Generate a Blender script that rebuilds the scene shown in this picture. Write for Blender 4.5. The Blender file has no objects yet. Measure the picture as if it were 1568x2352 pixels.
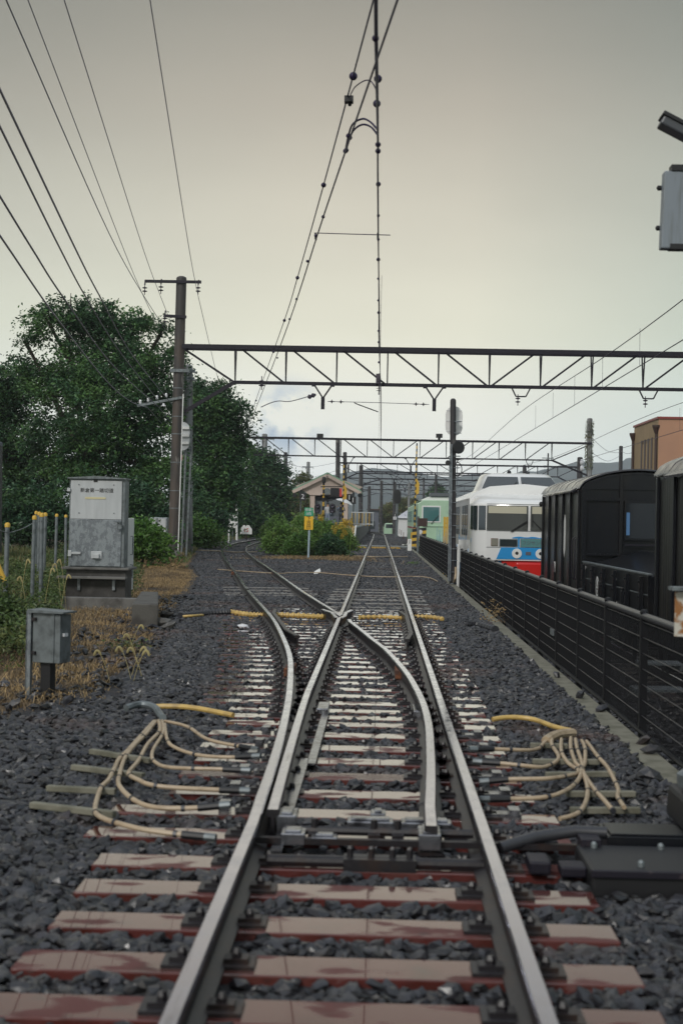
import bpy, math, random
import numpy as np
from mathutils import Vector, Matrix
random.seed(7); RG = np.random.default_rng(11)
S = bpy.context.scene; COL = S.collection
R_ = math.radians
# ------------------------------------------------------------------ camera (photo measured on a 1568 x 2352 grid)
F = 3267.; CX, CY = 784., 1176.; VX, VY = 872., 1197.; ROLL = R_(1.1); CH = 1.64
d = Vector((VX-CX, -(VY-CY), -F)).normalized()
u0 = Vector((math.sin(ROLL), math.cos(ROLL), 0)); u = (u0-u0.dot(d)*d).normalized(); r = d.cross(u)
MW = Matrix((r, d, u))
cd = bpy.data.cameras.new('camera'); cam = bpy.data.objects.new('camera', cd); COL.objects.link(cam)
cam.matrix_world = Matrix.Translation((0, 0, CH)) @ MW.to_4x4()
cd.sensor_fit = 'VERTICAL'; cd.sensor_height = 36; cd.lens = 36*F/2352.; cd.clip_start = .1; cd.clip_end = 9000
cd.dof.use_dof = True; cd.dof.focus_distance = 48; cd.dof.aperture_fstop = 3.6
S.camera = cam
def ray(px, py): return MW @ Vector((px-CX, -(py-CY), -F))
def G(px, py, z=0.):            # point of a height
    w = ray(px, py); t = (z-CH)/w.z; return Vector((w.x*t, w.y*t, z))
def P(px, py, Y):               # point of a distance
    w = ray(px, py); t = Y/w.y; return Vector((w.x*t, Y, w.z*t+CH))
def m_px(Y): return Y/F
# ------------------------------------------------------------------ materials
def mat(name, col, rough=.6, metal=0., noise=None, bump=None, spec=.5, trans=None, emis=None, rr=None, coat=0, crough=.08, dry=0, island=0, streak=None):
    m = bpy.data.materials.new(name); m.use_nodes = True; nt = m.node_tree; N = nt.nodes; L = nt.links
    b = N['Principled BSDF']; b.inputs['Base Color'].default_value = (*col, 1); b.inputs['Roughness'].default_value = rough
    b.inputs['Metallic'].default_value = metal; b.inputs['Specular IOR Level'].default_value = spec
    if coat: b.inputs['Coat Weight'].default_value = coat; b.inputs['Coat Roughness'].default_value = crough; b.inputs['Coat IOR'].default_value = 1.5 if crough > .05 else 1.42
    tc = N.new('ShaderNodeTexCoord'); out = None
    def nz(scale, det=4, sc=None):
        n = N.new('ShaderNodeTexNoise'); n.inputs['Scale'].default_value = scale; n.inputs['Detail'].default_value = det
        if sc:
            mp = N.new('ShaderNodeMapping'); mp.inputs['Scale'].default_value = sc; L.new(tc.outputs['Object'], mp.inputs[0]); L.new(mp.outputs[0], n.inputs['Vector'])
        else: L.new(tc.outputs['Object'], n.inputs['Vector'])
        return n
    cur = None
    def layer(fac, c2, cur):
        mx = N.new('ShaderNodeMix'); mx.data_type = 'RGBA'
        if cur is None: mx.inputs[6].default_value = (*col, 1)
        else: L.new(cur, mx.inputs[6])
        mx.inputs[7].default_value = (*c2, 1); L.new(fac, mx.inputs[0]); return mx.outputs[2]
    for nn in (noise or []):    # (scale, colour, lo, hi[, stretch])
        n = nz(nn[0], 5, nn[4] if len(nn) > 4 else None); cr = N.new('ShaderNodeMapRange')
        cr.inputs[1].default_value = nn[2]; cr.inputs[2].default_value = nn[3]; L.new(n.outputs['Fac'], cr.inputs[0]); cur = layer(cr.outputs[0], nn[1], cur)
    if island:
        g = N.new('ShaderNodeNewGeometry'); hs = N.new('ShaderNodeHueSaturation')
        mr = N.new('ShaderNodeMapRange'); mr.inputs[3].default_value = 1-island; mr.inputs[4].default_value = 1+island
        L.new(g.outputs['Random Per Island'], mr.inputs[0]); L.new(mr.outputs[0], hs.inputs['Value'])
        if cur is None: hs.inputs['Color'].default_value = (*col, 1)
        else: L.new(cur, hs.inputs['Color'])
        cur = hs.outputs[0]
    if cur is not None: L.new(cur, b.inputs['Base Color'])
    if rr:                       # roughness noise (scale, lo, hi)
        n = nz(rr[0]); cr = N.new('ShaderNodeMapRange'); cr.inputs[1].default_value = .35; cr.inputs[2].default_value = .65
        cr.inputs[3].default_value = rr[1]; cr.inputs[4].default_value = rr[2]; L.new(n.outputs['Fac'], cr.inputs[0]); L.new(cr.outputs[0], b.inputs['Roughness'])
    if bump:
        n = nz(bump[0], 5); bp = N.new('ShaderNodeBump'); bp.inputs['Strength'].default_value = bump[1]; bp.inputs['Distance'].default_value = bump[2]
        L.new(n.outputs['Fac'], bp.inputs['Height']); L.new(bp.outputs[0], b.inputs['Normal'])
    if dry:
        n = nz(dry, 4, (1, 2.2, 1)); q1 = N.new('ShaderNodeMapRange'); q1.inputs[1].default_value = .54; q1.inputs[2].default_value = .60; q1.inputs[3].default_value = coat; q1.inputs[4].default_value = .0; L.new(n.outputs['Fac'], q1.inputs[0]); L.new(q1.outputs[0], b.inputs['Coat Weight'])
        q2 = N.new('ShaderNodeMapRange'); q2.inputs[1].default_value = .54; q2.inputs[2].default_value = .60; q2.inputs[3].default_value = .1; q2.inputs[4].default_value = .55; L.new(n.outputs['Fac'], q2.inputs[0]); L.new(q2.outputs[0], b.inputs['Roughness'])
    if trans is not None:
        t = N.new('ShaderNodeBsdfTranslucent'); ms = N.new('ShaderNodeMixShader'); ms.inputs[0].default_value = trans
        if cur is not None: L.new(cur, t.inputs[0])
        else: t.inputs[0].default_value = (*col, 1)
        L.new(b.outputs[0], ms.inputs[1]); L.new(t.outputs[0], ms.inputs[2]); L.new(ms.outputs[0], N['Material Output'].inputs[0])
    if emis: b.inputs['Emission Color'].default_value = (*emis[0], 1); b.inputs['Emission Strength'].default_value = emis[1]
    return m
M = {}
M['ballast'] = mat('ballast_stone', (.022, .022, .027), .34, noise=[(7, (.055, .052, .050), .5, .7), (.8, (.016, .015, .018), .5, .7), (.5, (.060, .034, .026), .56, .70)], rr=(25, .30, .55), island=.7, bump=(60, .25, .005), spec=.62)
M['base'] = mat('ballast_bed', (.025, .024, .028), .9, noise=[(14, (.06, .055, .055), .45, .7)], bump=(22, 1, .05))
M['soil'] = mat('soil', (.05, .036, .026), .95, noise=[(1.2, (.13, .085, .04), .42, .6), (9, (.035, .03, .022), .5, .7)], bump=(10, .8, .05))
M['farground'] = mat('field_ground', (.06, .075, .035), .95, noise=[(.08, (.10, .09, .06), .45, .6)])
M['yard'] = mat('yard_gravel', (.02, .02, .022), .9, noise=[(14, (.045, .043, .042), .5, .7)], bump=(20, 1, .05))
M['steel'] = mat('polished_rail', (.66, .66, .77), .15, 1., noise=[(2.2, (.34, .33, .38), .58, .75, (6, .5, 6))], rr=(8, .08, .2))
M['rail'] = mat('dark_rail_steel', (.016, .014, .017), .42, .0, noise=[(9, (.035, .018, .012), .5, .75)], bump=(60, .3, .004))
M['rust'] = mat('rusty_iron', (.19, .07, .03), .8, noise=[(20, (.07, .03, .02), .4, .6)])
M['wetsteel'] = mat('wet_steel_plate', (.30, .31, .34), .22, .8, noise=[(12, (.08, .08, .09), .45, .65)])
M['ffu'] = mat('brown_resin_sleeper', (.115, .030, .026), .12, noise=[(3, (.070, .018, .012), .52, .66), (1.3, (.13, .042, .035), .5, .62), (40, (.06, .028, .024), .58, .75, (.4, 2.5, 1)), (6, (.045, .030, .028), .62, .75)], rr=(4, .03, .22), spec=.45, bump=(30, .05, .002), coat=1, crough=.025, dry=2.6)
M['conc_slp'] = mat('concrete_sleeper', (.20, .19, .18), .4, noise=[(8, (.11, .09, .08), .45, .65)], rr=(6, .2, .6))
M['concrete'] = mat('weathered_concrete', (.17, .165, .155), .85, noise=[(3, (.08, .075, .07), .45, .65), (14, (.22, .21, .2), .6, .75)], bump=(40, .4, .01))
M['pole'] = mat('stained_concrete_pole', (.085, .066, .055), .6, noise=[(1.1, (.05, .045, .043), .42, .55, (3, 3, .45)), (1.6, (.22, .20, .185), .63, .67, (3, 3, .5))])
M['pole2'] = mat('grey_concrete_pole', (.26, .265, .27), .7, noise=[(1.2, (.13, .125, .12), .48, .62, (3, 3, .4))])
M['darkpole'] = mat('dark_concrete_pole', (.035, .032, .035), .6, noise=[(1.5, (.15, .14, .13), .58, .66, (3, 3, .6))])
M['iron'] = mat('painted_dark_steel', (.014, .012, .020), .5, .1, noise=[(14, (.06, .045, .05), .62, .75)], spec=.35)
M['galv'] = mat('galvanised_steel', (.27, .30, .32), .42, .55, noise=[(16, (.18, .20, .22), .46, .54, (1, 1, .6)), (45, (.34, .36, .38), .58, .66)], rr=(16, .35, .55))
M['galvd'] = mat('dull_galvanised_steel', (.20, .225, .235), .5, .5, noise=[(9, (.12, .135, .14), .45, .65)])
M['panel'] = mat('pale_sign_panel', (.52, .54, .55), .45, noise=[(2.5, (.43, .45, .46), .4, .7, (3, 1, .5))])
M['white'] = mat('white_paint', (.78, .78, .76), .35, noise=[(3, (.66, .66, .65), .55, .75)])
M['trainwhite'] = mat('glossy_white_paint', (.80, .80, .79), .18, coat=.4, noise=[(1.5, (.68, .68, .68), .55, .75)])
M['blue'] = mat('sky_blue_paint', (.035, .30, .66), .2, coat=.4)
M['red'] = mat('red_paint', (.62, .025, .02), .22, coat=.4)
M['black'] = mat('black_matt', (.012, .012, .014), .5)
M['bodyblk'] = mat('black_carriage_paint', (.007, .008, .011), .30, noise=[(2.2, (.014, .013, .013), .5, .7, (1, 1, .3))], spec=.32, bump=(6, .15, .01))
M['bodyside'] = mat('grimy_black_slats', (.010, .010, .010), .35, noise=[(3, (.045, .036, .026), .55, .75, (5, 2, .15))])
M['roofwet'] = mat('wet_tarred_roof', (.055, .055, .068), .2, .1, rr=(4, .14, .3), bump=(5, .08, .006))
M['glass'] = mat('dark_window_glass', (.03, .04, .045), .04, 0, spec=.9)
M['wglass'] = mat('grey_windscreen_glass', (.10, .105, .10), .05, spec=.9)
M['teal'] = mat('teal_window_glass', (.05, .16, .16), .06, spec=.9)
M['blind'] = mat('cream_sunblind', (.55, .52, .40), .5)
M['mint'] = mat('mint_green_paint', (.42, .60, .43), .4, noise=[(2, (.34, .50, .36), .5, .7)])
M['yellow'] = mat('yellow_paint', (.62, .38, .045), .45, noise=[(6, (.6, .35, .05), .55, .75)])
M['green'] = mat('green_sign', (.03, .33, .17), .4)
M['cable'] = mat('tan_cable', (.47, .36, .24), .42, noise=[(10, (.33, .24, .15), .5, .7)])
M['ycable'] = mat('yellow_conduit', (.62, .42, .13), .45, noise=[(8, (.4, .27, .1), .5, .7)])
M['dcable'] = mat('black_cable', (.035, .036, .042), .4)
M['wire'] = mat('overhead_wire', (.03, .02, .06), .45, .4)
M['wiregrey'] = mat('grey_feeder_wire', (.22, .21, .27), .45, .2)
M['porc'] = mat('white_porcelain', (.72, .72, .74), .15, spec=.7)
M['dporc'] = mat('dark_insulator', (.05, .04, .06), .25)
M['fence'] = mat('black_fence_steel', (.006, .006, .008), .5, spec=.3)
M['footc'] = mat('dark_footing_concrete', (.10, .095, .085), .8, noise=[(4, (.055, .05, .045), .45, .65)], bump=(30, .4, .01))
M['kerb'] = mat('mossy_kerb_concrete', (.21, .20, .155), .8, noise=[(6, (.13, .125, .09), .45, .65)], bump=(50, .4, .008))
M['pink'] = mat('pale_pink_boards', (.56, .45, .39), .6, noise=[(4, (.47, .38, .33), .5, .7, (8, 8, .5))])
M['roofgreen'] = mat('green_metal_roof', (.20, .36, .25), .45)
M['orange'] = mat('orange_render', (.46, .25, .155), .75, noise=[(.5, (.40, .22, .145), .4, .7)])
M['tan'] = mat('tan_render', (.36, .25, .14), .75, noise=[(.7, (.30, .21, .12), .4, .7)])
M['darkbrown'] = mat('dark_brown_trim', (.05, .025, .02), .5)
M['bark'] = mat('dark_bark', (.045, .035, .028), .9, bump=(20, .6, .03))
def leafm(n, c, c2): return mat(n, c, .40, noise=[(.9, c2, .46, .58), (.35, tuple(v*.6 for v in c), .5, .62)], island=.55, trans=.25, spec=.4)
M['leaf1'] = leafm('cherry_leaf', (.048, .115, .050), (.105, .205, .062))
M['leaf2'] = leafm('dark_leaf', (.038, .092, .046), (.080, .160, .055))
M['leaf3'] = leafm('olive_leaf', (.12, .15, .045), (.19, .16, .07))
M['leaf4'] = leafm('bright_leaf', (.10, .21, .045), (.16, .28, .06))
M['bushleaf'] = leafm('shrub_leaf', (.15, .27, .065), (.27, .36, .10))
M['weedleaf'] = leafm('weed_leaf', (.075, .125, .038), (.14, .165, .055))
M['goldflower'] = mat('goldenrod_flower', (.55, .38, .05), .8, island=.4)
M['grass'] = mat('green_grass', (.085, .13, .038), .6, noise=[(.9, (.23, .18, .075), .45, .6)], island=.45, trans=.2)
M['dry'] = mat('dry_straw_grass', (.36, .25, .12), .75, noise=[(1.1, (.17, .12, .07), .45, .62)], island=.45, trans=.1)
M['seed'] = mat('foxtail_seed_head', (.42, .35, .16), .8, island=.3)
M['skin'] = mat('skin', (.45, .27, .19), .5)
M['cloth_d'] = mat('dark_cloth', (.02, .022, .03), .8); M['cloth_b'] = mat('blue_grey_cloth', (.2, .25, .33), .8); M['cloth_w'] = mat('white_cloth', (.7, .7, .7), .8)
M['porc_c'] = mat('pale_cloth', (.42, .42, .43), .85)
M['hair'] = mat('black_hair', (.012, .01, .01), .5)
M['mount'] = mat('forested_mountain', (.035, .055, .07), .9, noise=[(.004, (.045, .065, .075), .4, .6)])  # bluish tint puts some distance haze into the forest colour
M['mortar'] = mat('wall_plaster', (.7, .7, .7), .7); M['slate'] = mat('slate_blue_cladding', (.10, .11, .14), .6)
M['paleroof'] = mat('pale_snow_roof', (.55, .55, .60), .5, noise=[(.6, (.45, .45, .5), .5, .7)])
# ------------------------------------------------------------------ mesh building
class MB:
    def __init__(s): s.v = []; s.f = []; s.mi = []; s.cm = 0
    def add(s, vs, fs):
        o = len(s.v); s.v += [tuple(p) for p in vs]; s.f += [tuple(i+o for i in f) for f in fs]; s.mi += [s.cm]*len(fs); return s
    def box(s, x0, x1, y0, y1, z0, z1):
        v = [(x, y, z) for z in (z0, z1) for y in (y0, y1) for x in (x0, x1)]
        return s.add(v, [(0, 2, 3, 1), (4, 5, 7, 6), (0, 1, 5, 4), (2, 6, 7, 3), (0, 4, 6, 2), (1, 3, 7, 5)])
    def bar(s, a, b, w, h=None, up=(0, 0, 1)):
        a = Vector(a); b = Vector(b); h = h or w; t = (b-a)
        if t.length < 1e-6: return s
        t.normalize(); x = t.cross(Vector(up))
        if x.length < 1e-3: x = t.cross(Vector((1, 0, 0)))
        x.normalize(); y = x.cross(t); x = x*w/2; y = y*h/2
        v = [p+q for p in (a, b) for q in (-x-y, x-y, x+y, -x+y)]
        return s.add(v, [(0, 3, 2, 1), (4, 5, 6, 7), (0, 1, 5, 4), (1, 2, 6, 5), (2, 3, 7, 6), (3, 0, 4, 7)])
    def tube(s, pts, rad, n=8, cap=True):
        pts = [Vector(p) for p in pts]; k = len(pts); rads = rad if isinstance(rad, (list, tuple)) else [rad]*k
        vs = []; fs = []; px = None
        for i, p in enumerate(pts):
            t = (pts[min(i+1, k-1)]-pts[max(i-1, 0)]).normalized()
            if px is None:
                px = t.cross(Vector((0, 0, 1)))
                if px.length < 1e-2: px = Vector((1, 0, 0))
            px = (px-px.dot(t)*t)
            if px.length < 1e-5: px = t.orthogonal()
            px.normalize(); py = t.cross(px)
            for j in range(n):
                a = 2*math.pi*j/n; vs.append(p+(px*math.cos(a)+py*math.sin(a))*rads[i])
        for i in range(k-1):
            for j in range(n): fs.append((i*n+j, i*n+(j+1) % n, (i+1)*n+(j+1) % n, (i+1)*n+j))
        if cap: fs.append(tuple(range(n-1, -1, -1))); fs.append(tuple((k-1)*n+j for j in range(n)))
        return s.add(vs, fs)
    def lathe(s, prof, c, n=16, axis=(0, 0, 1)):
        c = Vector(c); ax = Vector(axis).normalized(); x = ax.orthogonal().normalized(); y = ax.cross(x); vs = []; fs = []
        for (rr, h) in prof:
            for j in range(n):
                a = 2*math.pi*j/n; vs.append(c+ax*h+(x*math.cos(a)+y*math.sin(a))*max(rr, 1e-4))
        for i in range(len(prof)-1):
            for j in range(n): fs.append((i*n+j, i*n+(j+1) % n, (i+1)*n+(j+1) % n, (i+1)*n+j))
        fs.append(tuple(range(n-1, -1, -1))); fs.append(tuple((len(prof)-1)*n+j for j in range(n)))
        return s.add(vs, fs)
    def ball(s, c, r, n=8, sc=(1, 1, 1)):
        c = Vector(c); vs = []; fs = []; k = n//2+1
        for i in range(k):
            t = math.pi*i/(k-1)
            for j in range(n):
                a = 2*math.pi*j/n; vs.append(c+Vector((sc[0]*math.sin(t)*math.cos(a), sc[1]*math.sin(t)*math.sin(a), sc[2]*math.cos(t)))*r)
        for i in range(k-1):
            for j in range(n): fs.append((i*n+j, (i+1)*n+j, (i+1)*n+(j+1) % n, i*n+(j+1) % n))
        return s.add(vs, fs)
    def prism(s, poly, y0, y1, ax='y'):     # poly in the plane across ax
        f = {'y': lambda a, b, t: (a, t, b), 'x': lambda a, b, t: (t, a, b), 'z': lambda a, b, t: (a, b, t)}[ax]; n = len(poly)
        vs = [f(a, b, y0) for a, b in poly]+[f(a, b, y1) for a, b in poly]
        return s.add(vs, [tuple(range(n)), tuple(range(2*n-1, n-1, -1))]+[(i, i+n, (i+1) % n+n, (i+1) % n) for i in range(n)])
    def build(s, name, ms, parent=None, smooth=False, bevel=0):
        me = bpy.data.meshes.new(name); o0 = Vector((0, 0, 0))
        if parent is not None:
            p = parent
            while p.parent: p = p.parent
            if p.rotation_euler.z == 0: o0 = p.location
        me.from_pydata([(a-o0.x, b-o0.y, c-o0.z) for a, b, c in s.v], [], s.f)
        ms = ms if isinstance(ms, (list, tuple)) else [ms]
        for m in ms: me.materials.append(M[m] if isinstance(m, str) else m)
        me.polygons.foreach_set('material_index', s.mi)
        me.update()
        import bmesh
        bm = bmesh.new(); bm.from_mesh(me); bmesh.ops.recalc_face_normals(bm, faces=bm.faces); bm.to_mesh(me); bm.free()
        if smooth: me.shade_smooth() if not hasattr(me, 'set_sharp_from_angle') else (me.shade_smooth(), me.set_sharp_from_angle(angle=R_(40)))
        o = bpy.data.objects.new(name, me); COL.objects.link(o)
        if parent is not None: o.parent = parent
        if bevel:
            b = o.modifiers.new('bevel', 'BEVEL'); b.width = bevel; b.segments = 2; b.limit_method = 'ANGLE'
        return o
def tag(o, label=None, cat=None, group=None, kind=None):
    if label: o['label'] = label
    if cat: o['category'] = cat
    if group: o['group'] = group
    if kind: o['kind'] = kind
    return o
def thing(name, loc, label, cat, group=None, rz=0.):
    o = bpy.data.objects.new(name, None); COL.objects.link(o); o.location = loc; o.rotation_euler.z = rz; o.empty_display_size = .1
    return tag(o, label, cat, group)
def npmesh(name, V, Fc, m, parent=None, off=(0, 0, 0), smooth=False):
    me = bpy.data.meshes.new(name); nv = len(V); nf, k = Fc.shape
    me.vertices.add(nv); me.vertices.foreach_set('co', (V-np.array(off)).astype(np.float32).ravel())
    me.loops.add(nf*k); me.loops.foreach_set('vertex_index', Fc.astype(np.int32).ravel())
    me.polygons.add(nf); me.polygons.foreach_set('loop_start', (np.arange(nf)*k).astype(np.int32))
    me.polygons.foreach_set('loop_total', np.full(nf, k, np.int32))
    me.polygons.foreach_set('use_smooth', np.full(nf, smooth)); me.materials.append(M[m]); me.update(calc_edges=True)
    o = bpy.data.objects.new(name, me); COL.objects.link(o)
    if parent is not None: o.parent = parent
    return o
def text(body, size, loc, m, parent=None, rot=(R_(90), 0, 0), name='lettering', sx=1., ext=.002):
    c = bpy.data.curves.new(name, 'FONT'); c.body = body; c.size = size; c.align_x = 'CENTER'; c.align_y = 'CENTER'; c.extrude = ext
    t = bpy.data.objects.new('tmp', c); COL.objects.link(t); bpy.context.view_layer.update()
    me = bpy.data.meshes.new_from_object(t.evaluated_get(bpy.context.evaluated_depsgraph_get())); bpy.data.objects.remove(t)
    me.materials.clear(); me.materials.append(M[m]); me.name = name
    from mathutils import Euler
    o0 = Vector((0, 0, 0))
    if parent is not None:
        p = parent
        while p.parent: p = p.parent
        if p.rotation_euler.z == 0: o0 = p.location
    me.transform(Matrix.Translation(Vector(loc)-o0) @ Euler(rot).to_matrix().to_4x4() @ Matrix.Diagonal((sx, 1, 1, 1)))
    o = bpy.data.objects.new(name, me); COL.objects.link(o)
    if parent is not None: o.parent = parent
    return o
def catmull(pts, step=6):
    pts = [Vector(p) for p in pts]; out = []
    for i in range(len(pts)-1):
        p0 = pts[max(i-1, 0)]; p1 = pts[i]; p2 = pts[i+1]; p3 = pts[min(i+2, len(pts)-1)]
        for k in range(step):
            t = k/step; out.append(.5*((2*p1)+(p2-p0)*t+(2*p0-5*p1+4*p2-p3)*t*t+(3*p1-p0-3*p2+p3)*t**3))
    return out+[pts[-1]]
# ------------------------------------------------------------------ track geometry
XC = -.03; HG = .565
_t = [(14.2, -.86), (15.4, -.93), (16.9, -1.08), (18.8, -1.28), (21.2, -1.55), (23.4, -1.85), (25.6, -2.16), (30.2, -2.79), (38.9, -3.9), (51.5, -5.55), (60.9, -6.72), (67, -7.42), (77, -8.32), (89, -8.85), (100, -8.98), (112, -8.95), (140, -8.7), (200, -8.5)]
_ly = np.array([0, 6.2, 8, 10, 12]+[a for a, b in _t]); _lx = np.array([-.595, -.595, -.608, -.655, -.73]+[b for a, b in _t])
_yy = np.arange(0, 200, .5); _xx = np.interp(_yy, _ly, _lx)
for _ in range(5): _xx[1:-1] = (_xx[:-2]+2*_xx[1:-1]+_xx[2:])/4
def xl(Y): return float(np.interp(Y, _yy, _xx))
def divc(Y): return xl(Y)+HG
def bend(Y): return XC-(max(0, Y-150)**2)/1400.
RP = [(-.0635, 0), (.0635, 0), (.0635, .011), (.012, .028), (.009, .105), (.0325, .116), (.0325, .140), (.026, .150), (-.026, .150), (-.0325, .140), (-.0325, .116), (-.009, .105), (-.012, .028), (-.0635, .011)]
def rail(name, path, parent, polished=True, z0=0., headmat='steel'):
    b = MB(); n = len(RP); pts = [Vector((p[0], p[1], z0)) for p in path]; vs = []
    for i, p in enumerate(pts):
        t = (pts[min(i+1, len(pts)-1)]-pts[max(0, i-1)]).normalized(); x = Vector((t.y, -t.x, 0))
        for a, h in RP: vs.append(p+x*a+Vector((0, 0, h)))
    fs = []; mi = []
    for i in range(len(pts)-1):
        for j in range(n):
            fs.append((i*n+j, i*n+(j+1) % n, (i+1)*n+(j+1) % n, (i+1)*n+j)); mi.append(1 if polished and j in (6, 7, 8) else 0)
    fs += [tuple(range(n-1, -1, -1)), tuple((len(pts)-1)*n+j for j in range(n))]; mi += [0, 0]
    b.add(vs, fs); b.mi = mi
    return b.build(name, ['rail', headmat], parent)
def line(fx, y0, y1, st=.5): return [(fx(y), y) for y in np.arange(y0, y1+1e-6, st)]
# ------------------------------------------------------------------ ground
b = MB(); b.add([(-3000, -60, -1.0), (3000, -60, -1.0), (3000, 6500, -1.0), (-3000, 6500, -1.0)], [(0, 1, 2, 3)])
tag(b.build('ground', 'farground'), kind='structure')
def ledge(Y):    # left limit of the ballast
    return float(np.interp(Y, [0, 9, 11, 13, 18, 26, 40, 50, 77, 90, 110, 200], [-4.6, -4.0, -3.1, -2.35, -2.7, -3.6, -5.0, -6.6, -9.6, -10.8, -11.0, -11]))
def grid(name, m, xs, ys, fz, kind='structure'):
    nx, ny = len(xs), len(ys); V = np.array([(x, y, fz(x, y)) for y in ys for x in xs])
    Fc = np.array([(j*nx+i, j*nx+i+1, (j+1)*nx+i+1, (j+1)*nx+i) for j in range(ny-1) for i in range(nx-1)])
    return tag(npmesh(name, V, Fc, m, smooth=True), kind=kind)
def nz2(x, y): return .5*math.sin(x*1.7+y*.9)*math.sin(y*1.3-x*.5)+.5*math.sin(x*4.1-y*2.3+1)*math.sin(y*3.7+x)
b = MB(); ys = list(np.arange(-4, 230, 3.))
vs = []
for y in ys: vs += [(ledge(y)-.25, y, -.036), (1.98 if y < 92 else 2.2, y, -.036)]
b.add(vs, [(2*i, 2*i+1, 2*i+3, 2*i+2) for i in range(len(ys)-1)]); tag(b.build('track_bed', 'base'), kind='structure')
def soilz(x, y):
    e = ledge(y)-x; z = -.10+.07*min(1, max(0, e))+.05*nz2(x, y)*min(1, max(0, e))+max(0, e-3)*.05
    return min(z, .9)
grid('bank', 'soil', list(-np.r_[np.arange(2.2, 13, .3), 14, 16, 20, 30, 60]), list(np.r_[np.arange(-3, 60, .5), np.arange(60, 240, 3)]), soilz)
b = MB(); b.add([(2.1, -5, -.78), (60, -5, -.78), (60, 240, -.78), (2.1, 240, -.78)], [(0, 1, 2, 3)]); tag(b.build('yard', 'yard'), kind='structure')
b = MB(); b.box(1.86, 2.06, -4, 90, -.8, -.012); ob = tag(b.build('kerb', 'kerb', bevel=.012), kind='structure')
# ------------------------------------------------------------------ turnout
TT = thing('turnout', (XC, 14, 0), 'railway turnout with brown resin sleepers and crossing rails in dark ballast in the foreground', 'railway track')
FY = 22.3
def bladeR(Y): return float(np.interp(Y, [7.0, 8.5, 10.6, 12., 13.9, 15.4, 17.2], [.27, .335, .395, .385, .31, .20, .05])) if Y < 17.2 else xl(Y)+2*HG
rail('rail', line(lambda y: XC-HG, -1, 7.2)+line(xl, 7.7, 30), TT)
rail('rail', line(lambda y: XC+HG, -1, 30), TT)
o = rail('switch_blade', line(lambda y: XC-HG+.075*max(0, 1-(y-7.3)/5)**1.3, 7.3, FY-.35), TT); o['label'] = 'left switch blade closed against the rail'
_pr = [(bladeR(y), y) for y in np.arange(7.0, FY-.3, .5)]; _pr = [(float(np.mean([q[0] for q in _pr[max(0, i-1):i+2]])), p[1]) for i, p in enumerate(_pr)]
o = rail('switch_blade', _pr, TT); o['label'] = 'right switch blade standing open'
rail('crossing_rail', line(lambda y: XC-HG, FY+.15, 30), TT); rail('crossing_rail', line(lambda y: xl(y)+2*HG, FY+.15, 30), TT)
# crossing nose, wings, guards
b = MB(); b.prism([(XC-HG-.03, FY-.2), (XC-HG+.03, FY-.2), (XC-HG+.13, FY+1.6), (XC-HG-.24, FY+1.6)], .0, .12, 'z'); b.build('crossing_block', 'rail', TT)
b = MB(); b.prism([(XC-HG-.012, FY-.1), (XC-HG+.012, FY-.1), (XC-HG+.035, FY+.8), (XC-HG-.13, FY+.8)], .12, .151, 'z'); b.build('crossing_nose', 'steel', TT)
rail('wing_rail', [(XC-HG+.02+.0, FY-.5), (XC-HG+.075, FY), (XC-HG+.075, FY+.8), (XC-HG+.15, FY+1.5)], TT)
rail('wing_rail', [(XC-HG-.04, FY-.5), (XC-HG-.085, FY), (xl(FY+.8)+2*HG-.07, FY+.8), (xl(FY+1.5)+2*HG-.15, FY+1.5)], TT)
rail('guard_rail', [(XC+HG-.16, FY-4.2), (XC+HG-.09, FY-3.2), (XC+HG-.085, FY+.4), (XC+HG-.17, FY+1.4)], TT, False)
rail('guard_rail', [(xl(FY-4.)+.2, FY-4.), (xl(FY-3)+.10, FY-3.), (xl(FY+.4)+.09, FY+.4), (xl(FY+1.3)+.17, FY+1.3)], TT, False)
for ga in ((XC-HG+.12, 6.9, 9.6), (XC-HG+.17, 9.4, 12.2)):
    b = MB(); b.box(ga[0]-.025, ga[0]+.03, ga[1], ga[2], .02, .032); b.build('slide_strip', 'wetsteel', TT)
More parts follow.
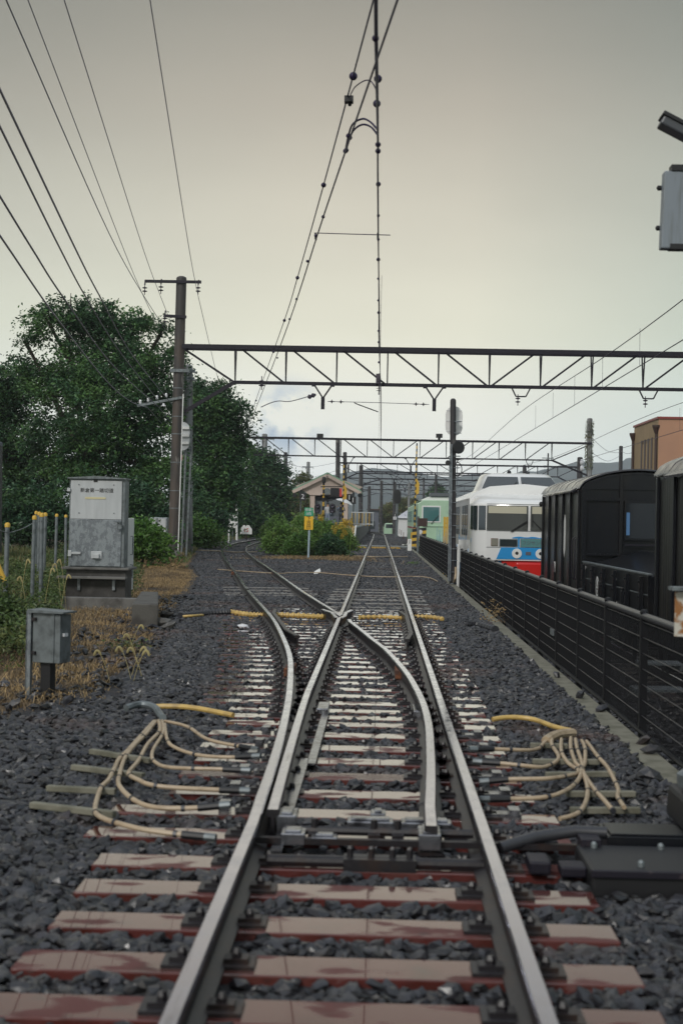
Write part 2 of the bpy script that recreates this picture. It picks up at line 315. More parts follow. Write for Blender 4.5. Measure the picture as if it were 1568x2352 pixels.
# sleepers
SY = [3.82, 4.34, 4.86, 5.35, 5.88, 6.41, 6.9, 7.5, 8.08, 8.66, 9.25, 9.82, 10.38, 11., 11.57, 11.97, 12.37, 12.9]
SY = [y-.12 for y in SY]
while SY[-1] < 25.6: SY.append(SY[-1]+.53)
SLP = []
_cl = MB(); _cl.box(-.17, .17, -.075, .075, 0, .014)
for sx in (-1, 1): _cl.lathe([(.02, 0), (.02, .03), (.012, .045)], (sx*.10, 0, .014), 6); _cl.box(sx*.10-.045, sx*.10+.045, -.035, .035, .014, .03)
clipm = None
for i, y in enumerate(SY):
    x0, x1 = -1.31, .98
    if 7.3 < y < 8.2: x0, x1 = -1.47, 1.02
    elif 8.2 < y < 12.5: x0, x1 = -1.24-.03*math.sin(i*2.1), .94+.02*math.sin(i)
    elif y > 12.5: x0, x1 = xl(y)-.78-.04*math.sin(i*3.3), 1.0+.03*math.sin(i*1.7)
    x0 += .02*math.sin(i*5.1)
    b = MB(); b.box(x0, x1, y-.118, y+.118, -.15, 0.0)
    so = b.build('sleeper', 'ffu', TT, bevel=.006); SLP.append((x0, x1, y))
    xs = [XC-HG, XC+HG] + ([bladeR(y)] if 8.8 < y < 21 else []) + ([xl(y)] if y > 11.5 else []) + ([xl(y)+2*HG] if y > 24.5 else [])
    if FY-1 < y < FY+1.7: xs = [x for x in xs if abs(x-(XC-HG)) > .2]
    for x in xs:
        if clipm is None:
            co = _cl.build('rail_clip', 'rail', None); clipm = co.data; co.parent = so; co.location = (x-TT.location.x, y-TT.location.y, 0)
        else:
            co = bpy.data.objects.new('rail_clip', clipm); COL.objects.link(co); co.parent = so; co.location = (x-TT.location.x, y-TT.location.y, 0)
# switch fittings between the blades
b = MB()
b.bar((-.62, 7.05, .05), (1.1, 7.05, .05), .04, .03); b.tube([(-.45, 7.2, .07), (.5, 7.2, .07)], .022, 8)
for x in (-.3, .0, .12, .3): b.lathe([(.018, 0), (.018, .05)], (x, 7.2, .08), 6); b.box(x-.03, x+.03, 7.12, 7.28, .045, .07)
b.build('throw_bar', 'rail', TT)
for (x0, x1, y0, y1, z) in ((-.46, -.34, 7.02, 7.16, .09), (-.31, -.18, 7.04, 7.14, .07), (-.14, .10, 7.34, 7.46, .09), (.14, .40, 7.34, 7.46, .09), (-.5, -.4, 7.3, 7.5, .12), (.22, .33, 6.98, 7.2, .11), (-.02, .06, 7.5, 7.62, .10)):
    b = MB(); b.box(x0, x1, y0, y1, .03, z); b.box(x0+.02, x1-.02, y0+.02, y1-.02, z-.002, z+.012); b.build('blade_lock', 'wetsteel', TT, bevel=.006)
b = MB(); b.tube([(-.5, 6.72, .03), (.52, 6.72, .03)], .028, 10); b.box(-.14, .2, 6.66, 6.78, .0, .055)
for x in (-.11, -.01, .09, .17): b.lathe([(.016, 0), (.016, .04), (.01, .05)], (x, 6.72, .055), 6)
b.build('front_rod', 'rail', TT)
for sx, xs_ in ((-1, -.595), (1, .535)):
    for y in SY[8:14]:
        b = MB(); b.box(xs_+sx*.12-.06, xs_+sx*.12+.1*sx+.06, y-.05, y+.05, .0, .03); b.box(xs_+sx*.24-.03, xs_+sx*.24+.03, y-.06, y+.06, .0, .055); b.build('rail_brace', 'wetsteel', TT)
for x in (-.45, .36):
    b = MB(); b.box(x-.05, x+.05, 11.85, 12.3, .01, .07); b.build('heel_block', 'wetsteel', TT, bevel=.01)
for y in (9.6, 12.5, 13.2):
    pass
# straight and diverging plain tracks
ST = thing('straight_track', (XC, 58, 0), 'straight railway track running to the station platform', 'railway track')
fs_ = lambda y: bend(y)
rail('rail', line(lambda y: fs_(y)-HG, 30, 210, 1.5), ST); rail('rail', line(lambda y: fs_(y)+HG, 30, 210, 1.5), ST)
DT = thing('diverging_track', (divc(60), 60, 0), 'diverging railway track curving away to the left past the tree row', 'railway track')
rail('rail', line(xl, 30, 199, 1.), DT); rail('rail', line(lambda y: xl(y)+2*HG, 30, 199, 1.), DT)
slpm = {}
for tr, fc, y1 in ((ST, fs_, 86), (DT, divc, 88)):
    y = 26.2; k = 0; b = MB(); b.box(-1.02, 1.02, -.1, .1, -.12, 0); first = True
    while y < y1 and k < 100:
        if tr is DT and y < 30: y += .62; continue
        if first: so = b.build('sleeper', 'conc_slp', None, bevel=.01); first = False; sm = so
        else: so = sm.copy(); COL.objects.link(so)
        so.parent = tr; a = math.atan((fc(y+.5)-fc(y-.5))); so.rotation_euler.z = -a
        so.location = (fc(y)-tr.location.x, y-tr.location.y, -.014+.012*math.sin(k*2.7)+(.02 if y < 34 else 0)); y += .62; k += 1
# rail joints rusty plates
for (x, y, t) in ((xl(14.9), 14.9, TT), (bladeR(14.9), 14.9, TT), (xl(41.), 41, DT), (xl(41.)+2*HG, 41.5, DT)):
    b = MB(); b.box(x-.05, x+.05, y-.28, y+.28, .02, .11); b.build('joint_plate', 'rust', t, bevel=.01)
# yard tracks
yt = thing('yard_track', (5.05, 20, -.75), 'sunken yard track under the black goods wagons behind the mesh fence', 'railway track')
for sx in (-1, 1): rail('rail', [(5.05+sx*HG, -2), (5.05+sx*HG, 35)], yt, True, -.75)
for k in range(50):
    b = MB(); b.box(3.95, 6.15, .2+k*.68, .42+k*.68, -.82, -.75); b.build('sleeper', 'conc_slp', yt)
y2 = thing('yard_track', (3.8, 70, -.75), 'sunken yard track under the white express train', 'railway track')
for sx in (-1, 1): rail('rail', [(3.8+sx*HG, 35.4), (3.8+sx*HG, 130)], y2, True, -.75)
for k in range(15):
    b = MB(); b.box(2.8, 4.8, 35.6+k*.9, 35.8+k*.9, -.82, -.75); b.build('sleeper', 'conc_slp', y2)
# ------------------------------------------------------------------ ballast stones
def stones(n, ya, yb, fx0, fx1, smin, smax, keep=None, ztop=-.01, seed=1):
    g = np.random.default_rng(seed); y = ya+(yb-ya)*g.random(n)
    x0 = np.array([fx0(v) for v in y]); x1 = np.array([fx1(v) for v in y]); x = x0+(x1-x0)*g.random(n)
    s = smin+(smax-smin)*g.random(n)**1.6; z = ztop-.003-.034*g.random(n)**.8
    if keep is not None:
        k = keep(x, y, g); x, y, s, z = x[k], y[k], s[k], z[k]
    return x, y, z, s
def stonemesh(name, X, Y, Z, SZ, m, seed=3):
    g = np.random.default_rng(seed); n = len(X); t = (1+5**.5)/2
    ico = np.array([(-1, t, 0), (1, t, 0), (-1, -t, 0), (1, -t, 0), (0, -1, t), (0, 1, t), (0, -1, -t), (0, 1, -t), (t, 0, -1), (t, 0, 1), (-t, 0, -1), (-t, 0, 1)])/1.9
    fc = np.array([(0, 11, 5), (0, 5, 1), (0, 1, 7), (0, 7, 10), (0, 10, 11), (1, 5, 9), (5, 11, 4), (11, 10, 2), (10, 7, 6), (7, 1, 8), (3, 9, 4), (3, 4, 2), (3, 2, 6), (3, 6, 8), (3, 8, 9), (4, 9, 5), (2, 4, 11), (6, 2, 10), (8, 6, 7), (9, 8, 1)])
    V = ico[None]*(1+.55*(g.random((n, 12, 1))-.5)); V = V+.28*(g.random((n, 12, 3))-.5)
    ax = np.stack([1.15+.35*g.random(n), .8+.3*g.random(n), .45+.35*g.random(n)], 1); V = V*ax[:, None]*(SZ/2)[:, None, None]
    a = g.random(n)*6.283; ti = (g.random(n)-.5)*1.3; ca, sa = np.cos(a), np.sin(a); ct, st = np.cos(ti), np.sin(ti)
    x, y, z = V[..., 0], V[..., 1], V[..., 2]; x, z = x*ct[:, None]-z*st[:, None], x*st[:, None]+z*ct[:, None]
    x, y = x*ca[:, None]-y*sa[:, None], x*sa[:, None]+y*ca[:, None]
    V = np.stack([x+X[:, None], y+Y[:, None], z+Z[:, None]], 2).reshape(-1, 3)
    Fc = (fc[None]+12*np.arange(n)[:, None, None]).reshape(-1, 3)
    return npmesh(name, V, Fc, m)
SA = np.array(SLP)
def keepfn(x, y, g):
    k = np.ones(len(x), bool)
    i = np.abs(y[:, None]-SA[None, :, 2]).argmin(1); near = np.abs(y-SA[i, 2]) < np.where(y < 22, .15, .125)
    on = near & (x > SA[i, 0]-.01) & (x < SA[i, 1]+.01)
    inner = (x > -.5) & (x < .45)
    pr = np.where(y < 12.5, .0, np.where(inner, .03, .35)); pr = np.where((y > 12.5) & (y < 21) & (x < -1.0), .16, pr)
    k &= ~on | (g.random(len(x)) < pr)
    for xr in (XC-HG, XC+HG): k &= np.abs(x-xr) > .085
    xlv = np.interp(y, _yy, _xx); k &= np.abs(x-xlv) > .085; k &= (np.abs(x-xlv-2*HG) > .085) | (y < 8)
    deep = (y > 6.55) & (y < 7.6) & (x > -.5) & (x < 1.9); k &= ~deep | (g.random(len(x)) < .25)
    k &= ~((y > 6.4) & (y < 7.35) & (x > .95) & (x < 1.86))
    k &= ~((y > 88) & (y < 99) & (x < -1.6) & (x > -6.9))
    return k
parts = []
RX = lambda y: 1.86
for a in ((44000, 3.6, 13, lambda y: max(ledge(y), -3.6), RX, .028, .09, 1), (56000, 13, 26, ledge, RX, .034, .09, 2), (62000, 26, 52, ledge, RX, .05, .095, 4), (42000, 52, 95, ledge, RX, .06, .12, 5), (16000, 95, 150, lambda y: -1.55, lambda y: 1.9, .08, .16, 6), (9000, 95, 150, lambda y: -11, lambda y: -7, .08, .16, 8)):
    parts.append(stones(a[0], a[1], a[2], a[3], a[4], a[5], a[6], keepfn, -.004, a[7]))
cat = [np.concatenate([p[i] for p in parts]) for i in range(4)]
tag(stonemesh('ballast', *cat, 'ballast'), 'dark grey crushed stone ballast around the tracks', kind='stuff')
p = stones(9000, 8, 34, lambda y: 2.2, lambda y: 4.8, .05, .1, None, -.75, 9); tag(stonemesh('yard_gravel', *p, 'ballast', 5), 'dark gravel behind the fence', kind='stuff')
# loose stones on the bank
p = stones(1600, 8, 30, lambda y: ledge(y)-1.3, lambda y: ledge(y)+.2, .03, .12, None, .0, 12); tag(stonemesh('loose_stones', *p, 'ballast', 6), 'loose dark stones scattered at the ballast edge', kind='stuff')
for i, (px, py, s) in enumerate(((1478, 1700, .09), (1492, 1722, .08), (1330, 1596, .08), (1278, 1550, .07), (1380, 1626, .08), (1170, 1478, .07), (1488, 1780, .10))):
    q = G(px, py, .02); o = stonemesh('stone', np.array([q.x]), np.array([q.y]), np.array([.02]), np.array([s*1.4]), 'ballast', 20+i)
    tag(o, 'dark stone lying on the concrete kerb beside the mesh fence', 'stone', 'stones on the kerb')
# ------------------------------------------------------------------ heater cables
Lc = lambda x, y: (.4028*x, 1550+.4028*y)
Rc = lambda x, y: (1004.7+.3592*x, 1435.3+.3592*y)
def cable(name, pts, conv, rad, m, label, cat_, group=None, z=.05, bands=True, collar=True):
    w = [G(*conv(*p), z) for p in pts]; c = catmull(w, 12)
    for i, p in enumerate(c): p.z = z+.012*math.sin(i*.13)
    root = thing(name, tuple(c[0]), label, cat_, group); b = MB(); b.tube(c, rad, 8); b.build('sheath', m, root, smooth=True)
    if bands:
        for p, q in list(zip(c, c[1:]))[14::19]:
            b = MB(); b.tube([p, p+(q-p).normalized()*.02], rad*1.3, 8); b.build('cable_tie', 'dcable', root)
    if collar:
        b = MB(); t = (c[-1]-c[-2]).normalized(); b.tube([c[-1]-t*.02, c[-1]+t*.10], rad*1.5, 8); b.build('gland', 'black', root)
        b = MB(); b.tube([c[-1]+t*.10, c[-1]+t*.16], rad*1.5, 8); b.build('connector', 'galvd', root)
lf = [[(940, 265), (1070, 305), (1180, 365), (1380, 400)], [(940, 280), (955, 380), (1000, 415), (1150, 450), (1360, 468)], [(925, 262), (930, 340), (870, 440), (890, 490), (1000, 530), (1290, 550)],
      [(905, 262), (910, 330), (840, 400), (790, 480), (735, 560), (790, 610), (900, 635), (1270, 645)], [(890, 265), (830, 350), (760, 410), (710, 470), (685, 560), (680, 640), (760, 710), (900, 745), (1150, 755)],
      [(880, 265), (820, 340), (740, 420), (680, 470), (650, 540), (620, 610), (575, 650), (545, 740), (560, 800), (640, 850), (800, 880), (1060, 900)]]
nm = ['uppermost', 'second from the top', 'third from the top', 'third from the bottom', 'second from the bottom', 'lowest and longest']
for k, c in enumerate(lf): cable('heater_cable', c, Lc, (.0125 if k < 3 else .014), 'cable', 'tan cable of the left fan, %s of its six' % nm[k], 'cable', 'cables fanning out left of the turnout')
cable('entry_pipe', [(720, 190), (800, 176), (880, 185), (912, 215), (930, 243)], Lc, .03, 'galvd', 'dark grey pipe end from which the left fan of cables comes out', 'pipe', bands=False, collar=False)
cable('yellow_conduit', [(890, 182), (1040, 190), (1200, 205), (1330, 222)], Lc, .022, 'ycable', 'yellow conduit running from the left cable fan to the sleepers', 'conduit', bands=False, collar=False)
for k, c in enumerate([((520, 435), (860, 490)), ((415, 525), (820, 575)), ((270, 645), (660, 665)), ((180, 740), (655, 795))]):
    a, bq = G(*Lc(*c[0]), .03), G(*Lc(*c[1]), .03); b = MB(); b.bar(a, bq, .045, .035)
    tag(b.build('ground_batten', 'kerb', None, bevel=.005), 'pale batten lying on the ballast under the left cable fan, %s' % ['farthest of four', 'second farthest of four', 'third farthest of four', 'nearest of four'][k], 'batten', 'battens under the left cable fan')
rf = [[(860, 695), (780, 710), (690, 745), (640, 780), (540, 800), (340, 805)], [(730, 720), (730, 780), (772, 850), (700, 890), (600, 905), (380, 895)], [(790, 730), (790, 820), (830, 880), (900, 920), (850, 960), (700, 995), (430, 990)],
      [(850, 720), (850, 800), (880, 880), (920, 910), (890, 1000), (820, 1070), (700, 1100), (440, 1100)], [(880, 730), (890, 800), (920, 880), (930, 930), (955, 1030), (950, 1130), (900, 1200), (780, 1225)],
      [(920, 740), (940, 800), (940, 880), (925, 920), (1000, 1050), (1050, 1120), (1120, 1190)], [(950, 745), (1020, 850), (1090, 920), (1150, 1030), (1150, 1100), (1190, 1180)]]
nm = ['ending at the farthest sleeper', 'ending at the second farthest sleeper', 'ending at the third farthest sleeper', 'ending at the fourth sleeper', 'curling to the front rods', 'running to the point machine on the left', 'running to the point machine on the far right']
for k, c in enumerate(rf): cable('heater_cable', c, Rc, .0135, 'cable', 'tan cable of the right fan, %s' % nm[k], 'cable', 'cables fanning out right of the turnout', collar=k < 4)
cable('yellow_conduit', [(350, 605), (470, 600), (620, 607), (740, 640), (850, 675)], Rc, .02, 'ycable', 'yellow conduit running from the sleepers to the right cable fan', 'conduit', bands=False, collar=False)
cable('hub_pipe', [(690, 742), (760, 712), (865, 692)], Rc, .035, 'cable', 'thick tan pipe bundling the right cable fan', 'pipe', bands=False, collar=False)
for k, c in enumerate([((590, 768), (830, 775)), ((605, 872), (1030, 876)), ((690, 958), (1130, 952)), ((820, 1080), (1260, 1080)), ((845, 1185), (1290, 1185))]):
    a, bq = G(*Rc(*c[0]), .03), G(*Rc(*c[1]), .03); b = MB(); b.bar(a, bq, .045, .035)
    tag(b.build('ground_batten', 'kerb', None, bevel=.005), 'pale batten lying on the ballast under the right cable fan, %s of five' % ['farthest', 'second farthest', 'middle', 'second nearest', 'nearest'][k], 'batten', 'battens under the right cable fan')
# corrugated conduits across the tracks
def corr(pts, rad, m, label, z=.03):
    w = [G(a, b_, z) for a, b_ in pts]; L = (w[-1]-w[0]).length; c = catmull(w, max(2, int(L/.02/(len(w)-1)))); rr = [rad*(1+.22*(1 if i % 4 < 2 else -1)) for i in range(len(c))]
    b = MB(); b.tube(c, rr, 8); tag(b.build('corrugated_conduit', m), label, 'conduit', 'corrugated conduits crossing the turnout')
corr([(415, 1415), (470, 1409), (526, 1406)], .05, 'dcable', 'black corrugated conduit on the ballast left of the tracks')
corr([(526, 1405), (565, 1411), (606, 1413)], .04, 'ycable', 'yellow corrugated conduit just left of the diverging track')
corr([(628, 1412), (690, 1414), (745, 1417)], .04, 'ycable', 'yellow corrugated conduit between the rails left of the crossing', .06)
corr([(825, 1418), (880, 1417), (935, 1420)], .032, 'ycable', 'brownish yellow corrugated conduit between the straight rails', .06)
corr([(952, 1417), (985, 1417), (1016, 1422)], .035, 'ycable', 'yellow corrugated conduit just right of the straight track')
corr([(1072, 1434), (1100, 1435), (1137, 1446)], .05, 'dcable', 'black corrugated conduit reaching the kerb')
cable('orange_pipe', [(420, 1416), (445, 1416), (466, 1413)], lambda x, y: (x, y), .02, 'ycable', 'short orange pipe lying beside the black corrugated conduit', 'pipe', bands=False, collar=False)
idn = lambda x, y: (x, y)
cable('bond_cable', [(655, 1316), (725, 1316), (790, 1320), (850, 1323), (905, 1325), (950, 1325), (985, 1327), (1004, 1334)], idn, .012, 'cable', 'thin yellow cable crossing the straight track beyond the crossing', 'cable', bands=False, collar=False)
cable('bond_cable', [(500, 1308), (560, 1313), (620, 1316), (655, 1316)], idn, .012, 'cable', 'thin pale cable crossing the diverging track', 'cable', bands=False, collar=False, z=.06)
cable('bond_cable', [(455, 1264), (500, 1266), (540, 1268), (590, 1267)], idn, .025, 'cable', 'thin pale cable crossing the diverging track near the pole', 'cable', bands=False, collar=False)
cable('bond_cable', [(812, 1277), (850, 1279), (880, 1279), (935, 1278)], idn, .025, 'cable', 'thin tan cable crossing the straight track before the foot crossing', 'cable', bands=False, collar=False)
q = G(727, 1318, 0); tag(stonemesh('white_stone', np.array([q.x]), np.array([q.y]), np.array([.03]), np.array([.24]), 'white', 31), 'white painted stone lying beside the yellow cable before the bush', 'stone')
q = G(557, 1443, 0); tag(stonemesh('white_stone', np.array([q.x]), np.array([q.y]), np.array([.03]), np.array([.13]), 'porc', 32), 'small white stone left of the diverging rail', 'stone')
# ------------------------------------------------------------------ point machine
pm = thing('point_machine', (1.4, 6.9, -.03), 'black point machine on its dark bed at the lower right by the kerb', 'point machine')
b = MB(); b.box(.98, 2.2, 6.45, 6.98, -.05, .085); b.build('bed', 'black', pm, bevel=.02)
b = MB(); b.box(1.14, 1.54, 7.0, 7.3, .03, .12); b.box(1.16, 1.52, 7.02, 7.28, .122, .13); b.build('cover', 'bodyblk', pm, bevel=.01)
b = MB(); b.prism([(7.0, .05), (7.9, .05), (7.85, .24), (7.15, .24)], 1.60, 1.84, 'x'); b.build('housing', 'black', pm, bevel=.03)
b = MB(); b.lathe([(.0, 0), (.11, 0), (.12, .03), (.12, .07), (.08, .1), (.0, .1)], (1.72, 7.6, .26), 20); b.build('motor_cap', 'galvd', pm, smooth=True)
for x in (1.62, 1.7, 1.78):
    b = MB(); b.tube([(x, 7.05, .26), (x, 7.5, .26)], .016, 8); b.build('pipe', 'iron', pm, smooth=True)
for q in ((.98, 1.9, 6.43, 6.46, .055, .09), (1.0, 1.10, 6.92, 7.05, .05, .12)):
    b = MB(); b.box(*q); b.build('bracket', 'iron', pm, bevel=.005)
for k in range(6):
    b = MB(); b.lathe([(.016, 0), (.016, .02), (.008, .03)], (1.06+k*.16, 6.54 if k % 2 else 6.90, .085), 6); b.build('bolt', 'galvd', pm)
b = MB(); b.tube([(.62, 7.0, .05), (.8, 7.08, .09), (1.0, 7.1, .12), (1.15, 7.08, .12)], .03, 10); b.build('drive_rod', 'dcable', pm, smooth=True)
for q in ((.7, .92, 7.12, 7.26, .02, .06), (.72, .82, 6.6, 6.8, .02, .08), (.86, .98, 6.56, 6.7, .02, .07)):
    b = MB(); b.box(*q); b.build('lug', 'iron', pm, bevel=.01)
# ------------------------------------------------------------------ fence along the kerb
def fence(y0, y1, label, x=2.14):
    f = thing('mesh_fence', (x, y0, -.1), label, 'fence', 'black mesh fences along the kerb'); L = y1-y0; n = max(1, round(L/1.8)); st = L/n
    for k in range(n+1):
        y = y0+k*st; b = MB(); b.box(x-.03, x+.03, y-.03, y+.03, -.75, .90); p = b.build('post', 'fence', f)
        b = MB(); b.ball((x, y, .945), .036, 8, (1, 1.3, .8)); b.build('post_cap', 'fence', p, smooth=True)
    b = MB(); b.tube([(x, y0, .915), (x, y1, .915)], .03, 10); b.build('top_rail', mat('fence_rail', (.035, .035, .042), .35), f, smooth=True)
    b = MB(); b.tube([(x-.03, y0, .0), (x-.03, y1, .0)], .018, 6); b.build('bottom_rail', 'fence', f)
    b = MB()
    for k in range(7): b.tube([(x-.012, y0, .12+k*.125), (x-.012, y1, .12+k*.125)], .0032, 4)
    b.build('line_wire', mat('line_wire', (.04, .04, .05), .35, .5), f)
    ys = np.arange(y0, y1, .026); n = len(ys); w = .0019
    V = np.zeros((n, 6, 3)); off = [(-w, -w), (w, -w), (0, w)]
    for j in range(3):
        for e, z in ((0, .0), (1, .9)): V[:, j+3*e, 0] = x+off[j][0]; V[:, j+3*e, 1] = ys+off[j][1]; V[:, j+3*e, 2] = z
    Fc = (np.array([(0, 1, 4, 3), (1, 2, 5, 4), (2, 0, 3, 5)])[None]+6*np.arange(n)[:, None, None]).reshape(-1, 4)
    npmesh('mesh_panel', V.reshape(-1, 3), Fc, 'fence', f, tuple(f.location))
fence(4.25, 37.0, 'long black mesh fence beside the wagons, nearest of the two')
fence(39.4, 75.4, 'black mesh fence beyond the signal post, before the yellow barrier')
for k, (px, py, w) in enumerate(((1225, 1367, .28), (1225, 1402, .28), (1305, 1407, .36), (1305, 1446, .42), (1512, 1520, .40), (1510, 1580, .45))):
    q = P(px, py, [24, 22, 19.5, 17.5, 13.6, 12.6][k]); st = thing('step', q, 'grey grated step behind the fence, %s' % ['upper one of the leftmost pair', 'lower one of the leftmost pair', 'upper one of the middle pair', 'lower one of the middle pair', 'upper one of the rightmost pair', 'lower one of the rightmost pair'][k], 'step', 'grated steps behind the fence')
    b = MB(); b.box(q.x-w/2, q.x+w/2, q.y-.15, q.y+.15, q.z-.02, q.z); b.build('tread', 'galv', st)
    for sx in (-w/2, w/2-.03):
        b = MB(); b.box(q.x+sx, q.x+sx+.03, q.y-.14, q.y+.14, q.z-.07, q.z-.02); b.build('side_plate', 'galvd', st)
# ------------------------------------------------------------------ black goods stock
XS = 3.9; ZR = -.6
def arch(xa, xb, z0, rise, n=28): return [(xa+(xb-xa)*t/n, z0+rise*math.sin(math.pi*t/n)**.54) for t in range(n+1)]
def wheelset(root, y, xc=5.05):
    for sx in (-1, 1):
        b = MB(); b.lathe([(.05, -.06), (.42, -.06), (.45, -.03), (.42, 0), (.42, .07), (.36, .07), (.34, .03), (.1, .03), (.1, .08), (.0, .08)], (xc+sx*.56, y, ZR+.42), 24, (sx, 0, 0)); b.build('wheel', 'bodyblk', root, smooth=True)
def van(y0, y1, label, end=True):
    W = 2.25; t = thing('goods_van', (XS+W/2, y0, ZR), label, 'goods van', 'black goods vans'); z0, z1 = .12, 2.34
    b = MB(); b.box(XS+.03, XS+W-.03, y0+.05, y1-.05, z0, z1); b.build('body', 'bodyblk', t)
    b = MB(); n = int((y1-y0)/.16)
    for k in range(n):
        y = y0+.1+k*(y1-y0-.2)/n; b.box(XS, XS+.03, y+.006, y+.150, z0, z1-.05)
    b.build('side_boards', 'bodyside', t)
    for k in range(6):
        y = y0+.2+k*(y1-y0-.4)/5; b = MB(); b.box(XS-.05, XS-.002, y-.04, y+.04, z0-.1, z1-.02); b.build('side_post', 'bodyblk', t, bevel=.008)
    pr = arch(XS-.02, XS+W+.02, z1, .34)
    b = MB(); b.prism(pr, y0+.02, y1-.02); b.build('gable', 'bodyblk', t, smooth=True)
    b = MB(); pi_ = arch(XS-.05, XS+W+.05, z1+.004, .375); n = len(pi_); po = [(a, c+.03) for a, c in pi_]
    b.prism(po+pi_[::-1], y0+.0, y1); b.build('roof', 'roofwet', t, smooth=True)
    for k in range(1, 6):
        y = y0+k*(y1-y0)/6; b = MB(); pj = [(a, c+.008) for a, c in po]; b.prism(pj+po[::-1], y-.035, y+.035); b.build('roof_seam', 'roofwet', t, smooth=True)
    b = MB(); b.prism([(XS-.16, z1-.03), (XS-.05, z1+.03), (XS-.04, z1+.01), (XS-.15, z1-.06)], y0+.5, y1-1.2); b.build('rain_gutter', 'roofwet', t)
    b = MB()   # riveted end wall facing the camera
    for x in (XS+.05, XS+W-.05): b.box(x-.045, x+.045, y0-.015, y0+.05, z0, z1)
    b.box(XS+.73, XS+.79, y0-.02, y0+.05, z0, z1+.31); b.box(XS, XS+W, y0-.012, y0+.05, z1-.22, z1-.16); b.box(XS, XS+W, y0-.012, y0+.05, 1.05, 1.09)
    b.build('end_frame', 'bodyblk', t)
    b = MB()
    for x in (XS+.05, XS+.71, XS+.81): b_ = [b.ball((x, y0-.02, z), .010, 5) for z in np.arange(z0+.05, z1+.2, .075)]
    for x in np.arange(XS+.1, XS+W, .09): b.ball((x, y0-.02, z1-.19), .010, 5); b.ball((x, y0-.02, 1.07), .010, 5)
    for k in range(len(pr)-1):
        for q in (.2, .6): b.ball((pr[k][0]*(1-q)+pr[k+1][0]*q, y0-.005, pr[k][1]*(1-q)+pr[k+1][1]*q-.04), .010, 5)
    b.build('rivets', 'iron', t)
    b = MB(); b.box(XS+.83, XS+1.62, y0-.012, y0+.05, 1.36, 2.12); wf = b.build('window', 'bodyblk', t)
    b = MB(); b.box(XS+.86, XS+1.58, y0-.016, y0-.012, 1.40, 2.08); b.build('pane', mat('dark_carriage_pane', (.010, .012, .015), .08, spec=.35), wf)
    b = MB(); b.box(XS+.865, XS+.93, y0-.019, y0-.016, 1.46, 1.90); b.build('curtain', mat('blue_curtain', (.07, .17, .34), .5), wf)
    b = MB(); b.box(XS+.84, XS+W-.1, y0-.05, y0-.012, 1.26, 1.285); b.build('sill', 'iron', t)
    b = MB(); b.box(XS+.1, XS+W-.1, y0+.1, y1-.1, -.12, .12); b.build('underframe', 'bodyblk', t)
    for x in (XS-.07,):
        b = MB(); b.tube([(x+.06, y0+.35, .55), (x, y0+.35, .6), (x, y0+.35, 1.35), (x+.06, y0+.35, 1.4)], .014, 8); b.tube([(x+.06, y0+.75, .55), (x, y0+.75, .6), (x, y0+.75, 1.35), (x+.06, y0+.75, 1.4)], .014, 8); b.build('handrail', 'iron', t, smooth=True)
    b = MB(); b.tube([(XS+.3, y0-.1, -.1), (XS+.35, y0-.28, -.12), (XS+.5, y0-.3, -.12)], .05, 8); b.box(XS+1.0, XS+1.25, y0-.45, y0, -.15, .05); b.build('coupler', 'bodyblk', t)
    wheelset(t, y0+1.3); wheelset(t, y1-1.3); return t
v1 = van(27.7, 34.2, 'black riveted van with arched wet roof, behind the open wagon')
b = MB(); b.prism([(30.0, 1.1), (30.12, .95), (30.24, 1.1), (30.24, 1.7), (30.12, 1.85), (30.0, 1.7)], XS-.01, XS-.004, 'x'); b.build('white_mark', 'white', v1)
text('71', .34, (XS-.056, 31.3, .7), 'white', v1, rot=(R_(90), 0, R_(-90)))
v2 = van(14.2, 20.2, 'black van with wet grey roof cut by the right edge, before the open wagon')
b = MB(); q = (XS-.25, 34.0); b.lathe([(.0, 0), (.06, 0), (.06, .12), (.0, .16)], (XS+.02, 34.1, 2.12), 12, (-1, -.6, 0)); b.build('tail_lamp', 'black', v1, smooth=True)
ow = thing('open_wagon', (5.05, 20.8, ZR), 'low black open wagon numbered 104 with white round emblem, between the two vans', 'goods wagon')
y0, y1, zt, zb = 20.75, 27.4, .93, .12
b = MB(); b.box(XS, XS+.05, y0, y1, zb, zt); b.box(XS+2.2, XS+2.25, y0, y1, zb, zt); b.box(XS+.05, XS+2.2, y0, y0+.05, zb, zt-.02); b.box(XS+.05, XS+2.2, y1-.05, y1, zb, zt-.02); b.build('body', 'bodyblk', ow)
b = MB(); b.box(XS+.06, XS+2.19, y0+.06, y1-.06, zb+.02, zb+.1); b.build('floor', 'bodyblk', ow)
b = MB(); b.add([(XS+.06, y0+.06, zt-.05), (XS+2.19, y0+.06, zt-.05), (XS+2.19, y1-.06, zt-.05), (XS+.06, y1-.06, zt-.05), (XS+1.1, y0+.1, zt-.3), (XS+1.1, y1-.1, zt+.24)], [(0, 1, 4), (1, 2, 5, 4), (2, 3, 5), (3, 0, 4, 5)]); b.build('cover_sheet', 'bodyblk', ow)
b = MB()
for z in (.36, .64): b.box(XS-.008, XS-.002, y0, y1, z-.007, z+.007)
b.box(XS-.012, XS+.06, y0, y1, zt, zt+.022); b.build('plank_edge', 'galvd', ow)
for k in range(6):
    y = y0+.35+k*(y1-y0-.7)/5; b = MB(); b.box(XS-.07, XS-.012, y-.05, y+.05, zb-.15, zt-.03)
    for z in (.2, .42, .6, .82): b.ball((XS-.075, y, z), .02, 6)
    b.build('stake', 'bodyblk', ow)
for y in (22.9, 25.2):
    b = MB(); b.box(XS-.05, XS-.012, y-.28, y-.08, .33, .66); b.box(XS-.06, XS-.05, y-.24, y-.12, .38, .61); b.build('latch', 'bodyblk', ow, bevel=.01)
